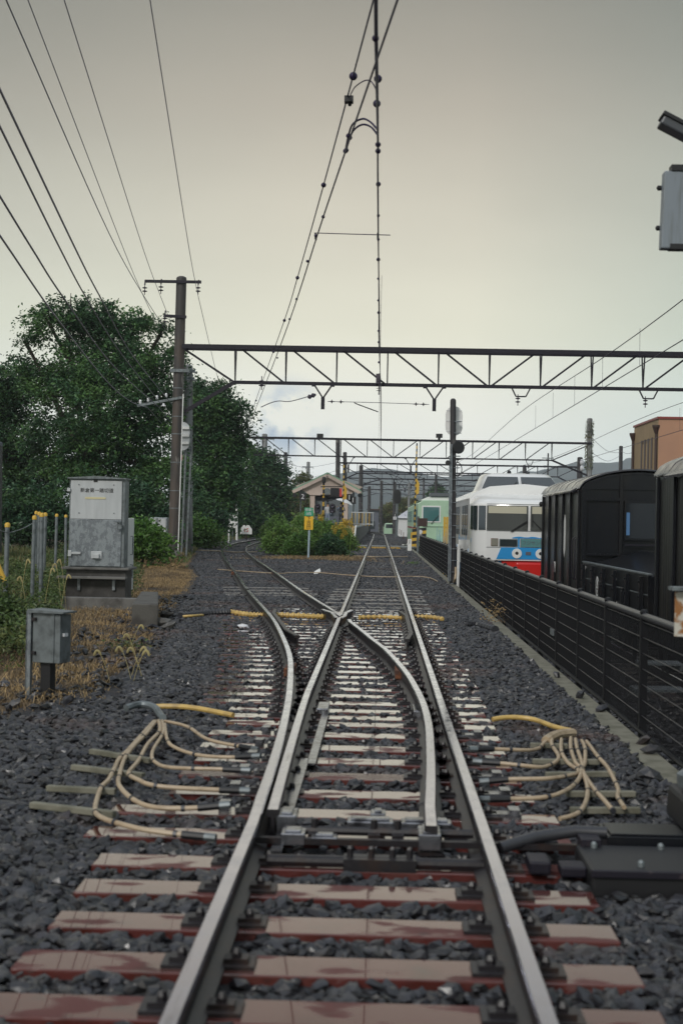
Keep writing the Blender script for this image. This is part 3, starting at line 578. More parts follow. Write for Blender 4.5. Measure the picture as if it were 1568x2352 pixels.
def ring(bm, yc, zc, r0, r1, x, n=28):
    vs = []
    for rr in (r0, r1):
        for j in range(n): a = 2*math.pi*j/n; vs.append((x, yc+rr*math.cos(a), zc+rr*math.sin(a)))
    bm.add(vs, [(j, (j+1) % n, n+(j+1) % n, n+j) for j in range(n)])
eY = P(1372, 1344, 25.0); sY = XS*F/(1372-872.); b = MB(); ring(b, sY, .55, .145, .185, XS-.0115)
for a, c in (((-.075, -.02), (0, .135)), ((0, .135), (.075, -.02)), ((-.1, -.02), (.1, -.02)), ((-.05, -.07), (.07, -.07)), ((-.02, -.12), (.05, -.075))): b.bar((XS-.0115, sY+a[0], .55+a[1]), (XS-.0115, sY+c[0], .55+c[1]), .03, .003, (1, 0, 0))
b.build('emblem', 'white', ow)
RT = (R_(90), 0, R_(-90))
yk = XS*F/(1414-872.); text('ト', .24, (XS-.013, yk, .76), 'white', ow, rot=RT); text('104', .19, (XS-.013, yk-.02, .33), 'white', ow, rot=RT)
text('積 6トン', .09, (XS-.013, XS*F/(1343-872.), .83), 'white', ow, rot=RT)
b = MB(); b.box(XS+.2, XS+2.05, y0+.1, y1-.1, -.12, .12); b.build('underframe', 'bodyblk', ow)
for y in (21.3, 22.0, 25.9, 26.7):
    b = MB(); b.bar((XS+.05, y, .1), (XS+.1, y+.25, -.5), .06, .03); b.build('brake_rod', 'bodyblk', ow)
wheelset(ow, 22.2); wheelset(ow, 26.0)
# ------------------------------------------------------------------ white express train
TX = 3.80; TY = 36.4
tr = thing('express_train', (TX, TY, ZR), 'white express train with blue and red front and large panorama windows', 'train')
plan = [(-1.43, 1.5), (-1.40, .6), (-1.28, .2), (-1.08, .0), (1.08, .0), (1.28, .2), (1.40, .6), (1.43, 1.5)]
def loft(rings, m, name, parent, smooth=True):
    b = MB(); n = len(rings[0]); vs = [p for rg in rings for p in rg]; fs = []
    for i in range(len(rings)-1):
        for j in range(n-1): fs.append((i*n+j, i*n+j+1, (i+1)*n+j+1, (i+1)*n+j))
    fs.append(tuple((len(rings)-1)*n+j for j in range(n))); b.add(vs, fs); return b.build(name, m, parent, smooth)
def rg(z, w=1., sb=0., dp=1.): return [(TX+a*w, TY+sb+c*dp, z) for a, c in plan]
loft([rg(.70), rg(1.02), rg(1.03), rg(1.44), rg(2.12), rg(2.18, .99, .04), rg(2.27, .96, .35), rg(2.50, .88, 2.0), rg(2.545, .83, 2.3), rg(2.95, .69, 2.95), rg(3.02, .64, 3.1), rg(3.06, .5, 3.8)], 'trainwhite', 'nose', tr)
b = MB(); prof = [(-1.43, .1), (1.43, .1), (1.43, 2.3), (1.36, 2.42), (.9, 2.62), (0, 2.70), (-.9, 2.62), (-1.36, 2.42), (-1.43, 2.3)]
b.prism([(TX+a, c) for a, c in prof], TY+1.5, TY+10.5); b.build('body', 'trainwhite', tr)
b = MB(); b.prism([(TX-.72, 2.6), (TX+.72, 2.6), (TX+.6, 2.98), (TX-.6, 2.98)], TY+3.6, TY+8); b.build('upper_deck', 'trainwhite', tr)
for yy in (TY+8.4,):
    b = MB(); b.box(TX-.7, TX+.7, yy, yy+1.6, 2.6, 2.86); b.build('roof_unit', 'galvd', tr, bevel=.05)
b = MB(); b.ball((TX-.2, TY+3.7, 3.08), .06, 10); b.lathe([(.05, 0), (.06, .07), (.0, .07)], (TX+.3, TY+3.5, 3.02), 10); b.build('roof_horn', 'black', tr)
def pane(x0, x1, z0, z1, m, name, par, y=-.012, inset=0, th=.01):
    b = MB(); b.box(TX+x0, TX+x1, TY+y-th, TY+y, z0, z1); return b.build(name, m, par, bevel=.004)
for x0, x1 in ((-1.08, -.03), (.03, 1.08)):
    w = pane(x0, x1, 1.47, 2.10, 'wglass', 'windscreen', tr)
    pane(x0+.04, x1-.04, 1.90, 2.08, 'blind', 'sunblind', w, -.022, th=.003)
for s in (-1, 1):
    for (a, c) in (((-1.10, .025), (-1.26, .175)), ((-1.30, .245), (-1.37, .46)), ((-1.39, .54), (-1.42, .9))):
        pa = Vector((TX-s*a[0], TY+a[1], 1.78)); pb = Vector((TX-s*c[0], TY+c[1], 1.78)); nrm = Vector((-(pb-pa).y*-s, -(abs((pb-pa).x)), 0)).normalized()*.012
        if s == -1: pass
        b = MB(); b.bar(pa+Vector((s*.008, -.012, 0)), pb+Vector((s*.012, -.008, 0)), .012, .62); b.build('corner_window', 'glass', tr)
# upper windscreens on the slanted face
def up(x, t):   # point on slanted cab face
    return Vector((TX+x, TY+2.3+.65*t-.02, 2.545+.405*t+.012))
for s in (-1, 1):
    b = MB(); q = [up(s*.04, .06), up(s*1.05, .06), up(s*.87, .90), up(s*.04, .90)]; n = Vector((0, -.012, .008)); b.add(q+[p+n for p in q], [(0, 1, 2, 3), (4, 5, 6, 7), (0, 1, 5, 4), (1, 2, 6, 5), (2, 3, 7, 6), (3, 0, 4, 7)]); b.build('upper_windscreen', 'glass', tr)
for z in (1.03, 1.45, 2.135):
    b = MB(); b.box(TX-1.08, TX+1.08, TY-.006, TY+.01, z-.006, z+.006); b.build('seam', 'galvd', tr)
def wiper(a, c, par, y=-.035):
    b = MB(); A = Vector((TX+a[0], TY+y, a[1])); C_ = Vector((TX+c[0], TY+y, c[1])); b.bar(A, C_, .018, .018); b.bar(A+Vector((.04, 0, 0)), C_+Vector((.02, 0, -.03)), .01, .01)
    b.bar(C_+Vector((0, 0, .16)), C_+Vector((0, 0, -.16)), .016, .016); b.build('wiper', 'black', par)
wiper((-.47, 1.44), (-.05, 1.72), tr); wiper((.36, 1.44), (.08, 1.74), tr)
b = MB(); b.bar(up(-.35, .0)+Vector((0, -.05, 0)), up(-.08, .55)+Vector((0, -.04, 0)), .015); b.build('wiper', 'black', tr); b = MB(); b.bar(up(.4, .0)+Vector((0, -.05, 0)), up(.08, .5)+Vector((0, -.04, 0)), .015); b.build('wiper', 'black', tr)
pane(-.96, -.78, 1.06, 1.26, 'rust', 'side_lamp', tr, -.004); w = pane(-.95, -.79, 1.07, 1.25, mat('lamp_lens', (.25, .24, .2), .15), 'lamp_glass', tr, -.016)
pane(-.75, -.28, 1.05, 1.25, 'galvd', 'lamp_frame', tr, -.004); pane(-.73, -.30, 1.07, 1.23, 'glass', 'headlamp_glass', tr, -.016)
pane(-.22, .55, 1.03, 1.27, 'galv', 'display_frame', tr, -.004); ds = pane(-.20, .53, 1.05, 1.25, mat('display_teal', (.12, .27, .27), .2), 'destination_display', tr, -.016)
text('フジサン特急', .115, (TX+.17, TY-.03, 1.15), 'slate', ds)
b = MB(); b.prism([(TX-.80+.10, 1.035), (TX+1.0, 1.035), (TX+1.0, .735), (TX-.66-.16, .735)], TY-.016, TY-.003); b.build('blue_band', 'blue', tr)
b = MB()
zz = [(TX-.42, 1.265)]+[(TX-.42+k*.10+.0, 1.285+.03*abs(math.sin(k*.9))) for k in range(15)]+[(TX+1.0, 1.265)]
b.prism(zz, TY-.010, TY-.002); b.box(TX-.275, TX-.235, TY-.012, TY-.002, 1.035, 1.268); b.build('blue_wave', 'blue', tr)
for s in (-1, 1):
    x = TX+s*.30; b = MB(); b.lathe([(.0, 0), (.125, 0), (.125, .02), (.0, .02)], (x, TY-.016, .885), 28, (0, -1, 0)); h = b.build('headlight', 'white', tr)
    b = MB(); b.lathe([(.0, 0), (.042, 0), (.036, .01), (.0, .01)], (x, TY-.037, .89), 20, (0, -1, 0)); b.build('lens', 'black', h)
pane(-.075, .06, .845, .93, 'slate', 'badge_plate', tr, -.017)
b = MB(); b.prism([(TX-.70, .73), (TX+1.3, .73), (TX+1.2, -.15), (TX-.45, -.15)], TY+.05, TY+.9); b.build('skirt', 'red', tr, bevel=.03)
b = MB(); b.box(TX-.33, TX+1.05, TY-.12, TY+.05, -.05, .66); b.build('bumper', 'red', tr, bevel=.05)
b = MB(); b.prism([(TX-1.0, .69), (TX-.72, .69), (TX-.52, .45), (TX-.75, .45)], TY+.1, TY+.3); b.build('skirt_stripe', 'blue', tr)
b = MB(); b.box(TX-1.3, TX+1.3, TY+1.0, TY+10, -.35, .12); b.build('underframe', 'iron', tr)
XL_ = TX-1.43
for k, y in enumerate(list(np.arange(TY+2.2, TY+9.4, .95))):
    if k % 8 == 3: continue
    b = MB(); b.box(XL_-.012, XL_+.002, y, y+.62, 1.30, 2.12); b.build('side_window', 'glass', tr)
b = MB()
for k in range(20):
    y = TY+1.3+k*1.1; h = .75+.5*abs(math.sin(k*1.9)); b.prism([(y, .2), (y+.9, .2), (y+.45, .2+h)], XL_-.006, XL_-.001, 'x')
b.build('blue_graphic', 'blue', tr)
text('FUJISAN', .16, (XL_+.07, TY+.62, 1.18), 'blue', tr, rot=(R_(90), 0, R_(-78)))
b = MB(); b.tube([(TX+.78, TY-.25, .2), (TX+.74, TY-.27, .3), (TX+.74, TY-.27, 1.1), (TX+.82, TY-.25, 1.16)], .018, 8); b.tube([(TX+.74, TY-.27, .3), (TX+.98, TY-.2, .28)], .018, 8); b.build('handrail', 'white', tr, smooth=True)
# mint works vehicle far behind
def mint(y0, y1, label, x0=2.25):
    t = thing('works_vehicle', (x0+1.3, y0, ZR), label, 'works train', 'mint green works vehicles'); W = 2.65
    b = MB(); b.prism([(x0, .2), (x0+W, .2), (x0+W, 2.75), (x0+W-.3, 2.95), (x0+.3, 2.95), (x0, 2.75)], y0, y1); b.build('body', 'mint', t, bevel=.04)
    b = MB(); b.prism([(x0+.1, 2.93), (x0+W-.1, 2.93), (x0+W-.5, 3.15), (x0+.6, 3.15)], y0+.3, y1-.2); b.build('roof', 'white', t)
    b = MB(); b.box(x0+.7, x0+2.3, y0+.2, y0+1.4, 3.15, 3.4); b.build('roof_unit', 'glass', t, bevel=.05)
    b = MB(); b.box(x0+.24, x0+1.36, y0-.03, y0, 1.62, 2.62); w = b.build('window_frame', 'white', t, bevel=.02); b = MB(); b.box(x0+.32, x0+1.28, y0-.04, y0-.03, 1.7, 2.54); b.build('windscreen', 'teal', w)
    b = MB(); b.bar((x0+.8, y0-.07, 1.55), (x0+1.25, y0-.07, 2.05), .03); b.build('wiper', 'black', t)
    for z in (1.05, .78):
        b = MB(); b.lathe([(0, 0), (.13, 0), (.13, .06), (0, .06)], (x0+.12+.05, y0, z), 16, (0, -1, 0)); b.build('headlight', 'porc', t)
    b = MB(); b.lathe([(0, 0), (.14, 0), (.14, .1), (0, .1)], (x0+1.0, y0, .25), 16, (0, -1, 0)); b.build('lamp', 'porc', t)
    b = MB(); b.box(x0+.3, x0+2.4, y0-.06, y0, 1.38, 1.44); b.box(x0+.05, x0+2.6, y0-.25, y0, .42, .5); b.build('handrail', 'mint', t)
    for k in range(5):
        y = y0+1+k*(y1-y0-2)/5; b = MB(); b.box(x0-.02, x0, y, y+1.2, 1.6, 2.4); b.build('side_window', 'teal', t)
    b = MB(); b.box(x0-.01, x0, y0, y1, 1.18, 1.3); b.build('stripe', 'red', t); b = MB(); b.box(x0+.1, x0+W-.1, y0+.2, y1-.2, -.3, .2); b.build('underframe', 'black', t)
t2c = thing('express_train_car', (TX+1.3, TY+18, ZR), 'second car of the white express train, mostly hidden behind the first', 'train')
b = MB(); b.prism([(TX+1.2+a, c) for a, c in prof], TY+11.2, TY+28); b.build('body', 'trainwhite', t2c); b = MB(); b.box(TX+.2, TX+2.2, TY+12, TY+27, -.35, .12); b.build('underframe', 'iron', t2c)
mint(85, 98, 'mint green works vehicle with square teal windscreen behind the white train'); mint(99, 116, 'second mint green works vehicle coupled behind the first')
# ------------------------------------------------------------------ sky-line structures: poles and gantries
def pole(name, px, pyt, pyb, Y, dia, m, label, bands=6, cat_='pole', group=None, ztop=None, cap=True, base=None):
    t = P(px[0], pyt, Y); bt = P(px[1], pyb, Y); 
    if base is not None: bt.z = base
    root = thing(name, (bt.x, Y, bt.z), label, cat_, group); b = MB(); r0, r1 = dia/2*1.12, dia/2
    pts = [bt.lerp(t, k/6) for k in range(7)]; b.tube(pts, [r0+(r1-r0)*k/6 for k in range(7)], 18)
    if cap: b.lathe([(r1, 0), (r1*.9, .05), (r1*.5, .09), (.0, .1)], t, 18)
    b.build('shaft', m, root, smooth=True)
    for k in range(bands):
        f = .04+.9*((k*.618) % 1)*.75; p = bt.lerp(t, f); rr = (r0+(r1-r0)*f)+.008; b = MB(); b.lathe([(rr, 0), (rr, .035)], p, 18); b.build('band', 'galvd', root)
    return root, t, bt
def insul(bm, p, k=2, r=.075, up_=1):
    for i in range(k): bm.lathe([(.018, .0), (.02, .05), (r, .02), (r*.9, .0), (.02, -.02)], Vector(p)+Vector((0, 0, -i*.13)), 12)
    bm.tube([Vector(p)+Vector((0, 0, .18)), Vector(p)+Vector((0, 0, -.13*k))], .016, 6)
Y1 = 55
pr1, pt, pb = pole('catenary_pole', (417, 398), 640, 1300, Y1, .40, 'pole', 'tall brown stained concrete pole beside the straw bank, carrying the nearest gantry', 9)
def arm(root, a, c, Y, w, m='iron', dz=0): b = MB(); A = P(*a, Y); C_ = P(*c, Y); A.y = C_.y = Y-.22+dz; b.bar(A, C_, w, w*1.2); return b.build('cross_arm', m, root)
arm(pr1, (335, 648), (464, 650), Y1, .09); arm(pr1, (378, 727), (430, 730), Y1, .09); arm(pr1, (393, 852), (436, 853), Y1, .10, 'galvd'); arm(pr1, (318, 933), (420, 914), Y1, .08, 'galvd')
for (x, y) in ((335, 672), (372, 670), (457, 672), (381, 742)):
    b = MB(); q = P(x, y-8, Y1-.0); q.y = Y1-.22; insul(b, q, 2, .10); b.bar(q+Vector((0, 0, .12)), q+Vector((0.02, 0, .32)), .05); b.build('insulator', 'dporc', pr1, smooth=True)
for (x, y) in ((325, 925), (343, 920), (363, 915), (384, 910)):
    b = MB(); q = P(x, y, Y1); q.y = Y1-.22; b.lathe([(.04, -.06), (.055, -.02), (.045, .02), (.055, .04), (.04, .09), (.02, .1)], q, 12); b.build('insulator', 'porc', pr1, smooth=True)
for (x, y) in ((378, 932),):
    b = MB(); q = P(x, y, Y1); q.y = Y1-.22; b.lathe([(.10, -.04), (.09, 0), (.04, .03), (.04, .08)], q, 12); b.build('insulator', 'porc', pr1, smooth=True)
b = MB(); a = P(400, 640, Y1); q0 = P(408.5, 1290, Y1-.3); q1 = P(421, 905, Y1-.3); b.bar(q0, q1, .035); b.build('conduit_pipe', 'white', pr1)
b = MB(); q = P(399, 1300, Y1); b.box(q.x-.45, q.x+.28, Y1-.7, Y1-.2, -.2, .35); b.build('foot_block', 'concrete', pr1, bevel=.06)
# back of signal board on the pole
sg = P(428, 1002, Y1+1.6); sb = thing('signal_board', (sg.x, sg.y, sg.z), 'pale rounded signal back board behind the brown pole', 'signal')
def oval(bm, c, w, h, y0, y1, n=10):
    pts = []
    for k in range(n+1): a = math.pi*k/n; pts.append((c.x+w/2*math.cos(a), c.z+(h-w)/2+w/2*math.sin(a)))
    for k in range(n+1): a = math.pi+math.pi*k/n; pts.append((c.x+w/2*math.cos(a), c.z-(h-w)/2+w/2*math.sin(a)))
    bm.prism(pts, y0, y1)
b = MB(); oval(b, sg-Vector((.17, 0, 0)), .62, 1.15, sg.y, sg.y+.02); b.build('board', 'panel', sb)
for k in range(3):
    b = MB(); b.box(sg.x-.2, sg.x+.12, sg.y-.1, sg.y-.002, sg.z+.28-k*.3, sg.z+.38-k*.3); b.build('bracket', 'white', sb)
b = MB(); p0 = P(417, 1256, Y1+1.8); b.bar(Vector((p0.x, p0.y, -.1)), Vector((p0.x+.1, p0.y, sg.z-.4)), .07); b.bar(Vector((p0.x+.18, p0.y+.1, -.1)), Vector((p0.x+.3, p0.y+.1, sg.z-.4)), .07); b.build('mast', 'galvd', sb)
b = MB(); q = P(414, 1052, Y1+1.7); b.box(q.x, q.x+.09, q.y-.08, q.y, q.z-.1, q.z+.12); b.build('red_tag', 'red', sb)
def gantry(Y, X0, X1, xmid, zt, zb, label, panel=1.96, ch=.16, start=None, drops=(), udrops=(), strutL=None):
    g = thing('gantry', ((X0+X1)/2, Y, zt), label, 'gantry', 'steel truss gantries over the tracks'); s = start if start is not None else X0+panel
    for dy in (-.3, .3):
        b = MB(); b.bar((X0, Y+dy, zt), (X1, Y+dy, zt), .10, ch); b.build('top_chord', 'iron', g)
    n = int(round((X1-s)/panel)); e = s+panel*(n-1)
    b = MB(); b.bar((s, Y, zb), (e, Y, zb), .12, ch*.75); b.build('bottom_chord', 'iron', g)
    for k in range(n):
        x = s+k*panel
        b = MB(); b.bar((x, Y-.3, zt), (x, Y, zb), .05, .05); b.bar((x, Y+.3, zt), (x, Y, zb), .05, .05); b.build('upright', 'iron', g)
        if k < n-1:
            b = MB()
            if x+panel/2 < xmid: b.bar((x+.18, Y-.02, zt), (x+panel-.05, Y-.02, zb), .06, .07)
            else: b.bar((x+panel-.18, Y-.02, zt), (x+.05, Y-.02, zb), .06, .07)
            b.build('diagonal', 'iron', g)
    b = MB(); b.bar((X0, Y, zt-.05), (s-.03, Y, zb), .06, .08); b.build('diagonal', 'iron', g); b = MB(); b.bar((X1, Y, zt-.05), (e+.03, Y, zb), .06, .08); b.build('diagonal', 'iron', g)
    b = MB(); b.bar((X0+.1, Y-.1, zb-1.25*(zt-zb)/1.4), (s, Y-.1, zb), .10, .14); b.build('strut', 'iron', g); b = MB(); b.bar((X1-.1, Y-.1, zb-1.25*(zt-zb)/1.4), (e, Y-.1, zb), .10, .14); b.build('strut', 'iron', g)
    for (x, w, h) in drops:
        b = MB(); b.bar((x-w, Y-.1, zb), (x, Y-.1, zb-h*.6), .06); b.bar((x+w, Y-.1, zb), (x, Y-.1, zb-h*.6), .06); b.box(x-.07, x+.07, Y-.14, Y-.06, zb-h*1.05, zb-h*.55)
        b.box(x-w-.06, x-w+.1, Y-.16, Y-.04, zb-.12, zb-.04); b.box(x+w-.1, x+w+.06, Y-.16, Y-.04, zb-.12, zb-.04); b.build('drop_bracket', 'iron', g)
    for (x, w, h) in udrops:
        b = MB(); b.bar((x-w, Y-.1, zb), (x-w*.5, Y-.1, zb-h*.5), .05); b.bar((x+w, Y-.1, zb), (x+w*.5, Y-.1, zb-h*.5), .05); b.bar((x-w*.5, Y-.1, zb-h*.5), (x+w*.5, Y-.1, zb-h*.5), .05); u_ = b.build('drop_bracket', 'iron', g)
        b = MB(); insul(b, (x-w*.3, Y-.1, zb-h*.62), 2, .10); b.build('insulator', 'dporc', u_, smooth=True)
    return g
zt1 = 8.25; zb1 = P(656, 880, Y1).z
x541 = P(541, 830, Y1).x; dx = lambda px: P(px, 900, Y1).x
g1 = gantry(Y1, -7.75, 16.1, dx(1121), zt1, zb1, 'nearest steel truss gantry, spanning the whole picture from the brown pole', (dx(1475)-x541)/8, .17, x541, [(dx(742), .38, .95), (dx(997), .38, .95)], [(dx(1195), .38, .75), (dx(1487), .38, .75)])
rp = thing('catenary_pole', (16.2, Y1, -.8), 'concrete pole carrying the far right end of the nearest gantry, outside the picture', 'pole'); b = MB(); b.tube([(16.2, Y1, -.8), (16.2, Y1, 11)], .2, 16); b.build('shaft', 'pole', rp, smooth=True)
# insulator of the main catenary on the gantry
b = MB(); q = P(870, 880, Y1-.4)
for k in range(6): b.lathe([(.02, 0), (.11, .01), (.02, .03)], (q.x, q.y, q.z+.15-k*.09), 12)
b.tube([(q.x, q.y, zb1+.4), (q.x, q.y, q.z-.45)], .02, 6); b.box(q.x-.12, q.x+.05, q.y-.05, q.y+.3, zb1+.0, zb1+.38); b.build('insulator', 'dporc', g1)
Y2 = 112
p2, t2, b2 = pole('catenary_pole', (503, 498), 932, 1243, Y2, .40, 'darkpole', 'dark banded concrete pole with two cross arms beside the white diamond post', 12)
arm(p2, (464, 928), (526, 928), Y2, .10); arm(p2, (470, 948), (506, 948), Y2, .08); arm(p2, (428, 977), (552, 983), Y2, .10, 'galvd'); arm(p2, (478, 1034), (517, 1035), Y2, .08, 'galvd')
for (x, y) in ((466, 936), (482, 936), (523, 936), (487, 957)):
    b = MB(); q = P(x, y, Y2-.2); insul(b, q, 2, .12); b.build('insulator', 'porc', p2, smooth=True)
b = MB(); q = P(472, 977, Y2-.3); b.box(q.x-.38, q.x+.4, q.y-.3, q.y, q.z-.5, q.z+.45)
for k in range(6): b.box(q.x-.3+k*.11, q.x-.26+k*.11, q.y-.36, q.y-.3, q.z-.4, q.z+.35)
b.build('transformer', 'galvd', p2)
p2r, _, _ = pole('catenary_pole', (1353.5, 1351), 963, 1215, Y2, .42, 'pole2', 'pale weathered pole at the right end of the second gantry, wrapped with stems', 3, base=-.8)
g = np.random.default_rng(9); qb, qt_ = P(1351, 1080, Y2), P(1353.5, 968, Y2); f_ = g.random(700); a_ = g.random(700)*6.28
Vv = [np.array(qb.lerp(qt_, float(f)))+np.array([.26*math.cos(a), .26*math.sin(a), 0])*(1+.3*g.random()) for f, a in zip(f_, a_)]
vine_pts = np.array(Vv)
zt2 = 8.05; zb2 = P(700, 1047, Y2).z; d2 = lambda px: P(px, 1010, Y2).x
gantry(Y2, t2.x, 16.45, d2(926), zt2, zb2, 'second steel truss gantry, in front of the station roof', d2(605)-d2(545), .14, d2(545-62), [(d2(861), .5, 1.3), (d2(926+45), .5, 1.3)] and [(d2(801), .45, 1.2), (d2(944), .45, 1.2)], [(d2(1216), .3, .8)])
for px in (735, 1008):
    b = MB(); q = P(px, 1003, Y2); b.box(q.x-.25, q.x+.25, Y2-.3, Y2+.2, q.z-.08, q.z+.22); b.box(q.x-.1, q.x+.1, Y2-.1, Y2+.1, zt2, q.z-.08); tag(b.build('floodlight', 'black'), 'small dark floodlight on the second gantry, %s end' % ('left' if px < 900 else 'right'), 'floodlight', 'floodlights on the second gantry')
farg = [(160, 775, 1326, 1063, 1088, 'third gantry behind the station roof peak'), (192, 826, 1240, 1083, 1100, 'fourth gantry'), (235, 800, 1200, 1098, 1112, 'fifth gantry'), (285, 815, 1150, 1112, 1124, 'sixth gantry'), (340, 830, 1100, 1124, 1134, 'seventh and farthest gantry')]
for k, (Y, xa, xb, ya, yb, lab) in enumerate(farg):
    A = P(xa, ya, Y); B = P(xb, ya+3, Y); zb_ = P(870, yb, Y).z; n_ = 12 if k == 0 else 8
    gantry(Y, A.x, B.x, (A.x+B.x)/2, A.z, zb_, 'steel truss gantry over the station, '+lab, (B.x-A.x)/n_, .16, A.x+(B.x-A.x)/n_, [(P(905+12*k, ya, Y).x, .5, 1.2), (P(958-14*k, ya, Y).x, .5, 1.2)])
pl = [(775, 1008, 1240, 158, .5, 'darkpole', 'tall dark pole rising behind the station roof'), (791, 1040, 1240, 165, .45, 'darkpole', 'dark pole behind the right slope of the station roof'), (828, 1070, 1205, 175, .5, 'darkpole', 'dark pole right of the station roof edge'),
      (847, 1118, 1203, 210, .45, 'darkpole', 'far dark pole before the slate house'), (875, 1105, 1203, 200, .40, 'darkpole', 'far dark pole over the straight track'), (905, 1108, 1208, 190, .45, 'darkpole', 'dark pole left of the far signal'),
      (938, 1110, 1205, 215, .35, 'pole2', 'thin grey pole before the white roofed building'), (972, 1098, 1190, 240, .35, 'darkpole', 'thin far pole beside the conifer'), (1000, 1092, 1150, 230, .4, 'darkpole', 'dark pole behind the mint vehicle'),
      (607, 998, 1224, 165, .62, 'pole2', 'light grey concrete pole with white box, between the trees and the station'), (655, 1040, 1200, 185, .5, 'darkpole', 'dark pole before the olive tree'), (707, 1062, 1200, 205, .5, 'pole2', 'far grey pole behind the left station roof slope'),
      (1424, 1026, 1100, 150, .4, 'darkpole', 'dark pole left of the orange building'), (1330, 1052, 1110, 130, .5, 'darkpole', 'stout dark pole with two white insulators behind the wagons'), (1203, 1070, 1110, 180, .5, 'darkpole', 'dark pole stub above the white train roof'), (1257, 1042, 1130, 210, .22, 'darkpole', 'thin mast behind the white train'), (432, 842, 1260, 66, .40, 'pole2', 'pale grey concrete pole right behind the brown pole')]
for (x, ya, yb, Y, dm, m, lab) in pl:
    rt, tp, bp = pole('utility_pole', (x+1, x), ya, yb, Y, dm, m, lab, 5, group='poles behind the gantries', base=-.9 if x > 900 else 0)
    if x in (607, 655, 707, 938, 972, 1257, 432):
        for dyy, wd in ((10, 24 if x != 432 else 18), (28, 16)):
            k_ = 1 if x == 607 or x == 432 else .55
            arm(rt, (x-wd*k_, ya+dyy), (x+wd*k_, ya+dyy+1), Y, .10, 'galvd')
            for sx in (-.9, 0, .9):
                b = MB(); q = P(x+sx*wd*k_, ya+dyy+4, Y-.22); insul(b, q, 1, .12); b.build('insulator', 'porc', rt)
    if x == 607:
        for yy in (1050, 1078, 1098): arm(rt, (590, yy), (625, yy+1), Y, .12, 'galvd')
        b = MB(); q = P(603, 1160, Y-.6); b.box(q.x-.45, q.x+.45, q.y-.2, q.y+.1, q.z-2.1, q.z); b.build('white_box', 'white', rt)
    if x == 1330:
        for yy in (1062, 1076):
            b = MB(); q = P(1336, yy, Y-.4); b.lathe([(0, -.1), (.28, -.1), (.3, 0), (.12, .15), (0, .15)], q, 16, (1, -.5, 0)); b.build('insulator', 'porc', rt, smooth=True)
# ------------------------------------------------------------------ overhead line
def H(px, py, z): w = ray(px, py); t = (z-CH)/w.z; return Vector((w.x*t, w.y*t, z))
def wire(name, pts, rad, m, label, cat_='wire', group=None, step=8):
    root = thing(name, tuple(pts[0]), label, cat_, group); b = MB(); b.tube(catmull(pts, step), rad, 6); b.build('strand', m, root, smooth=True); return root
def clamps(root, pts, r=.03, m='wire', name='hanger_clamp'):
    for p in pts:
        b = MB(); b.ball(p, r, 10, (1, 1, 1)); b.build(name, m, root, smooth=True)
xc = H(868, 400, 5.).x
cw = wire('contact_wire', [H(864.5, -700, 5.05), H(865, 30, 5.03), H(867.5, 300, 5.), H(869, 600, 5.), (-.03, 55, 5.), (-.03, 112, 5.), (-.03, 160, 5.0)], .0085, 'wire', 'contact wire above the straight track', group='overhead wires', step=4)
sp = [H(859, -500, 5.95), H(864, 60, 5.83), H(868, 423, 5.81), H(869.5, 718, 5.79), H(870, 800, 5.84), (-.03, 54.6, 6.1), (-.03, 84, 5.8), (-.03, 112, 6.1), (-.03, 160, 6.1)]
mw = wire('messenger_wire', sp, .0085, 'wire', 'messenger wire above the straight track, with dark beads', group='overhead wires', step=6)
clamps(mw, [H(x, y, 5.82) for x, y in ((868.5, 423), (868.5, 596), (869.5, 718), (869.7, 786), (870, 832))], .032); clamps(mw, [H(867.5, 181, 5.83), H(865, 238, 5.8)], .04)
clamps(cw, [H(862, 88, 5.03), H(867.8, 332, 5.), H(867.8, 347, 5.)], .026); clamps(cw, [H(868.5, y, 5.) for y in (495, 550, 640, 690, 760)], .018)
b = MB(); b.tube([H(860, -200, 5.05), H(862, 88, 5.03), H(867, 300, 5.01), H(868, 347, 5.0)], .010, 6); b.build('splice_bar', 'wire', cw)
for k in range(14):
    y = 24+k*4.; b = MB(); zz_ = float(np.interp(y, [20, 38, 54.6, 84], [5.80, 5.78, 6.1, 5.8])); xx_ = P(869.3, 1000, y).x; b.tube([(xx_, y, 5.0), (xx_, y+.05, zz_)], .003, 4); b.build('dropper', 'wire', cw)
cB = [H(926, -40, 5.), H(745, 490, 5.), H(651, 775, 5.), H(575, 970, 5.05), ]
tB = (cB[3]-cB[2]).normalized(); cB.append(cB[3]+tB*14)
c2 = wire('contact_wire', cB, .0085, 'wire', 'contact wire of the diverging track crossing the sky to the left', group='overhead wires')
mB = [H(864, -25, 5.95), H(743, 425, 5.95), H(683, 638, 5.9), H(653, 736, 5.85), H(600, 884, 5.9), H(583, 932, 5.85), H(560, 990, 5.9)]
m2 = wire('messenger_wire', mB, .0085, 'wire', 'messenger wire of the diverging track with large dark beads', group='overhead wires')
clamps(m2, [H(811, 175, 5.95)], .042); clamps(m2, [H(743, 425, 5.95), H(683, 638, 5.9), H(653, 736, 5.85), H(628, 808, 5.86), H(588, 920, 5.86), H(572, 958, 5.87)], .034)
clamps(c2, [H(x, y, 5.) for x, y in ((742, 498), (725, 541), (706, 600), (681, 687), (665, 733), (637, 822), (617, 880))], .02)
b = MB(); q = H(601, 884, 5.9); insul(b, q+Vector((0, 0, .1)), 2, .10); b.build('insulator', 'dporc', m2)
b = MB(); q = H(801, 229, 5.93); b.box(q.x-.045, q.x+.045, q.y-.05, q.y+.05, q.z-.03, q.z+.03); b.ball(q+Vector((.01, 0, -.05)), .02, 8); b.build('splice', 'black', m2)
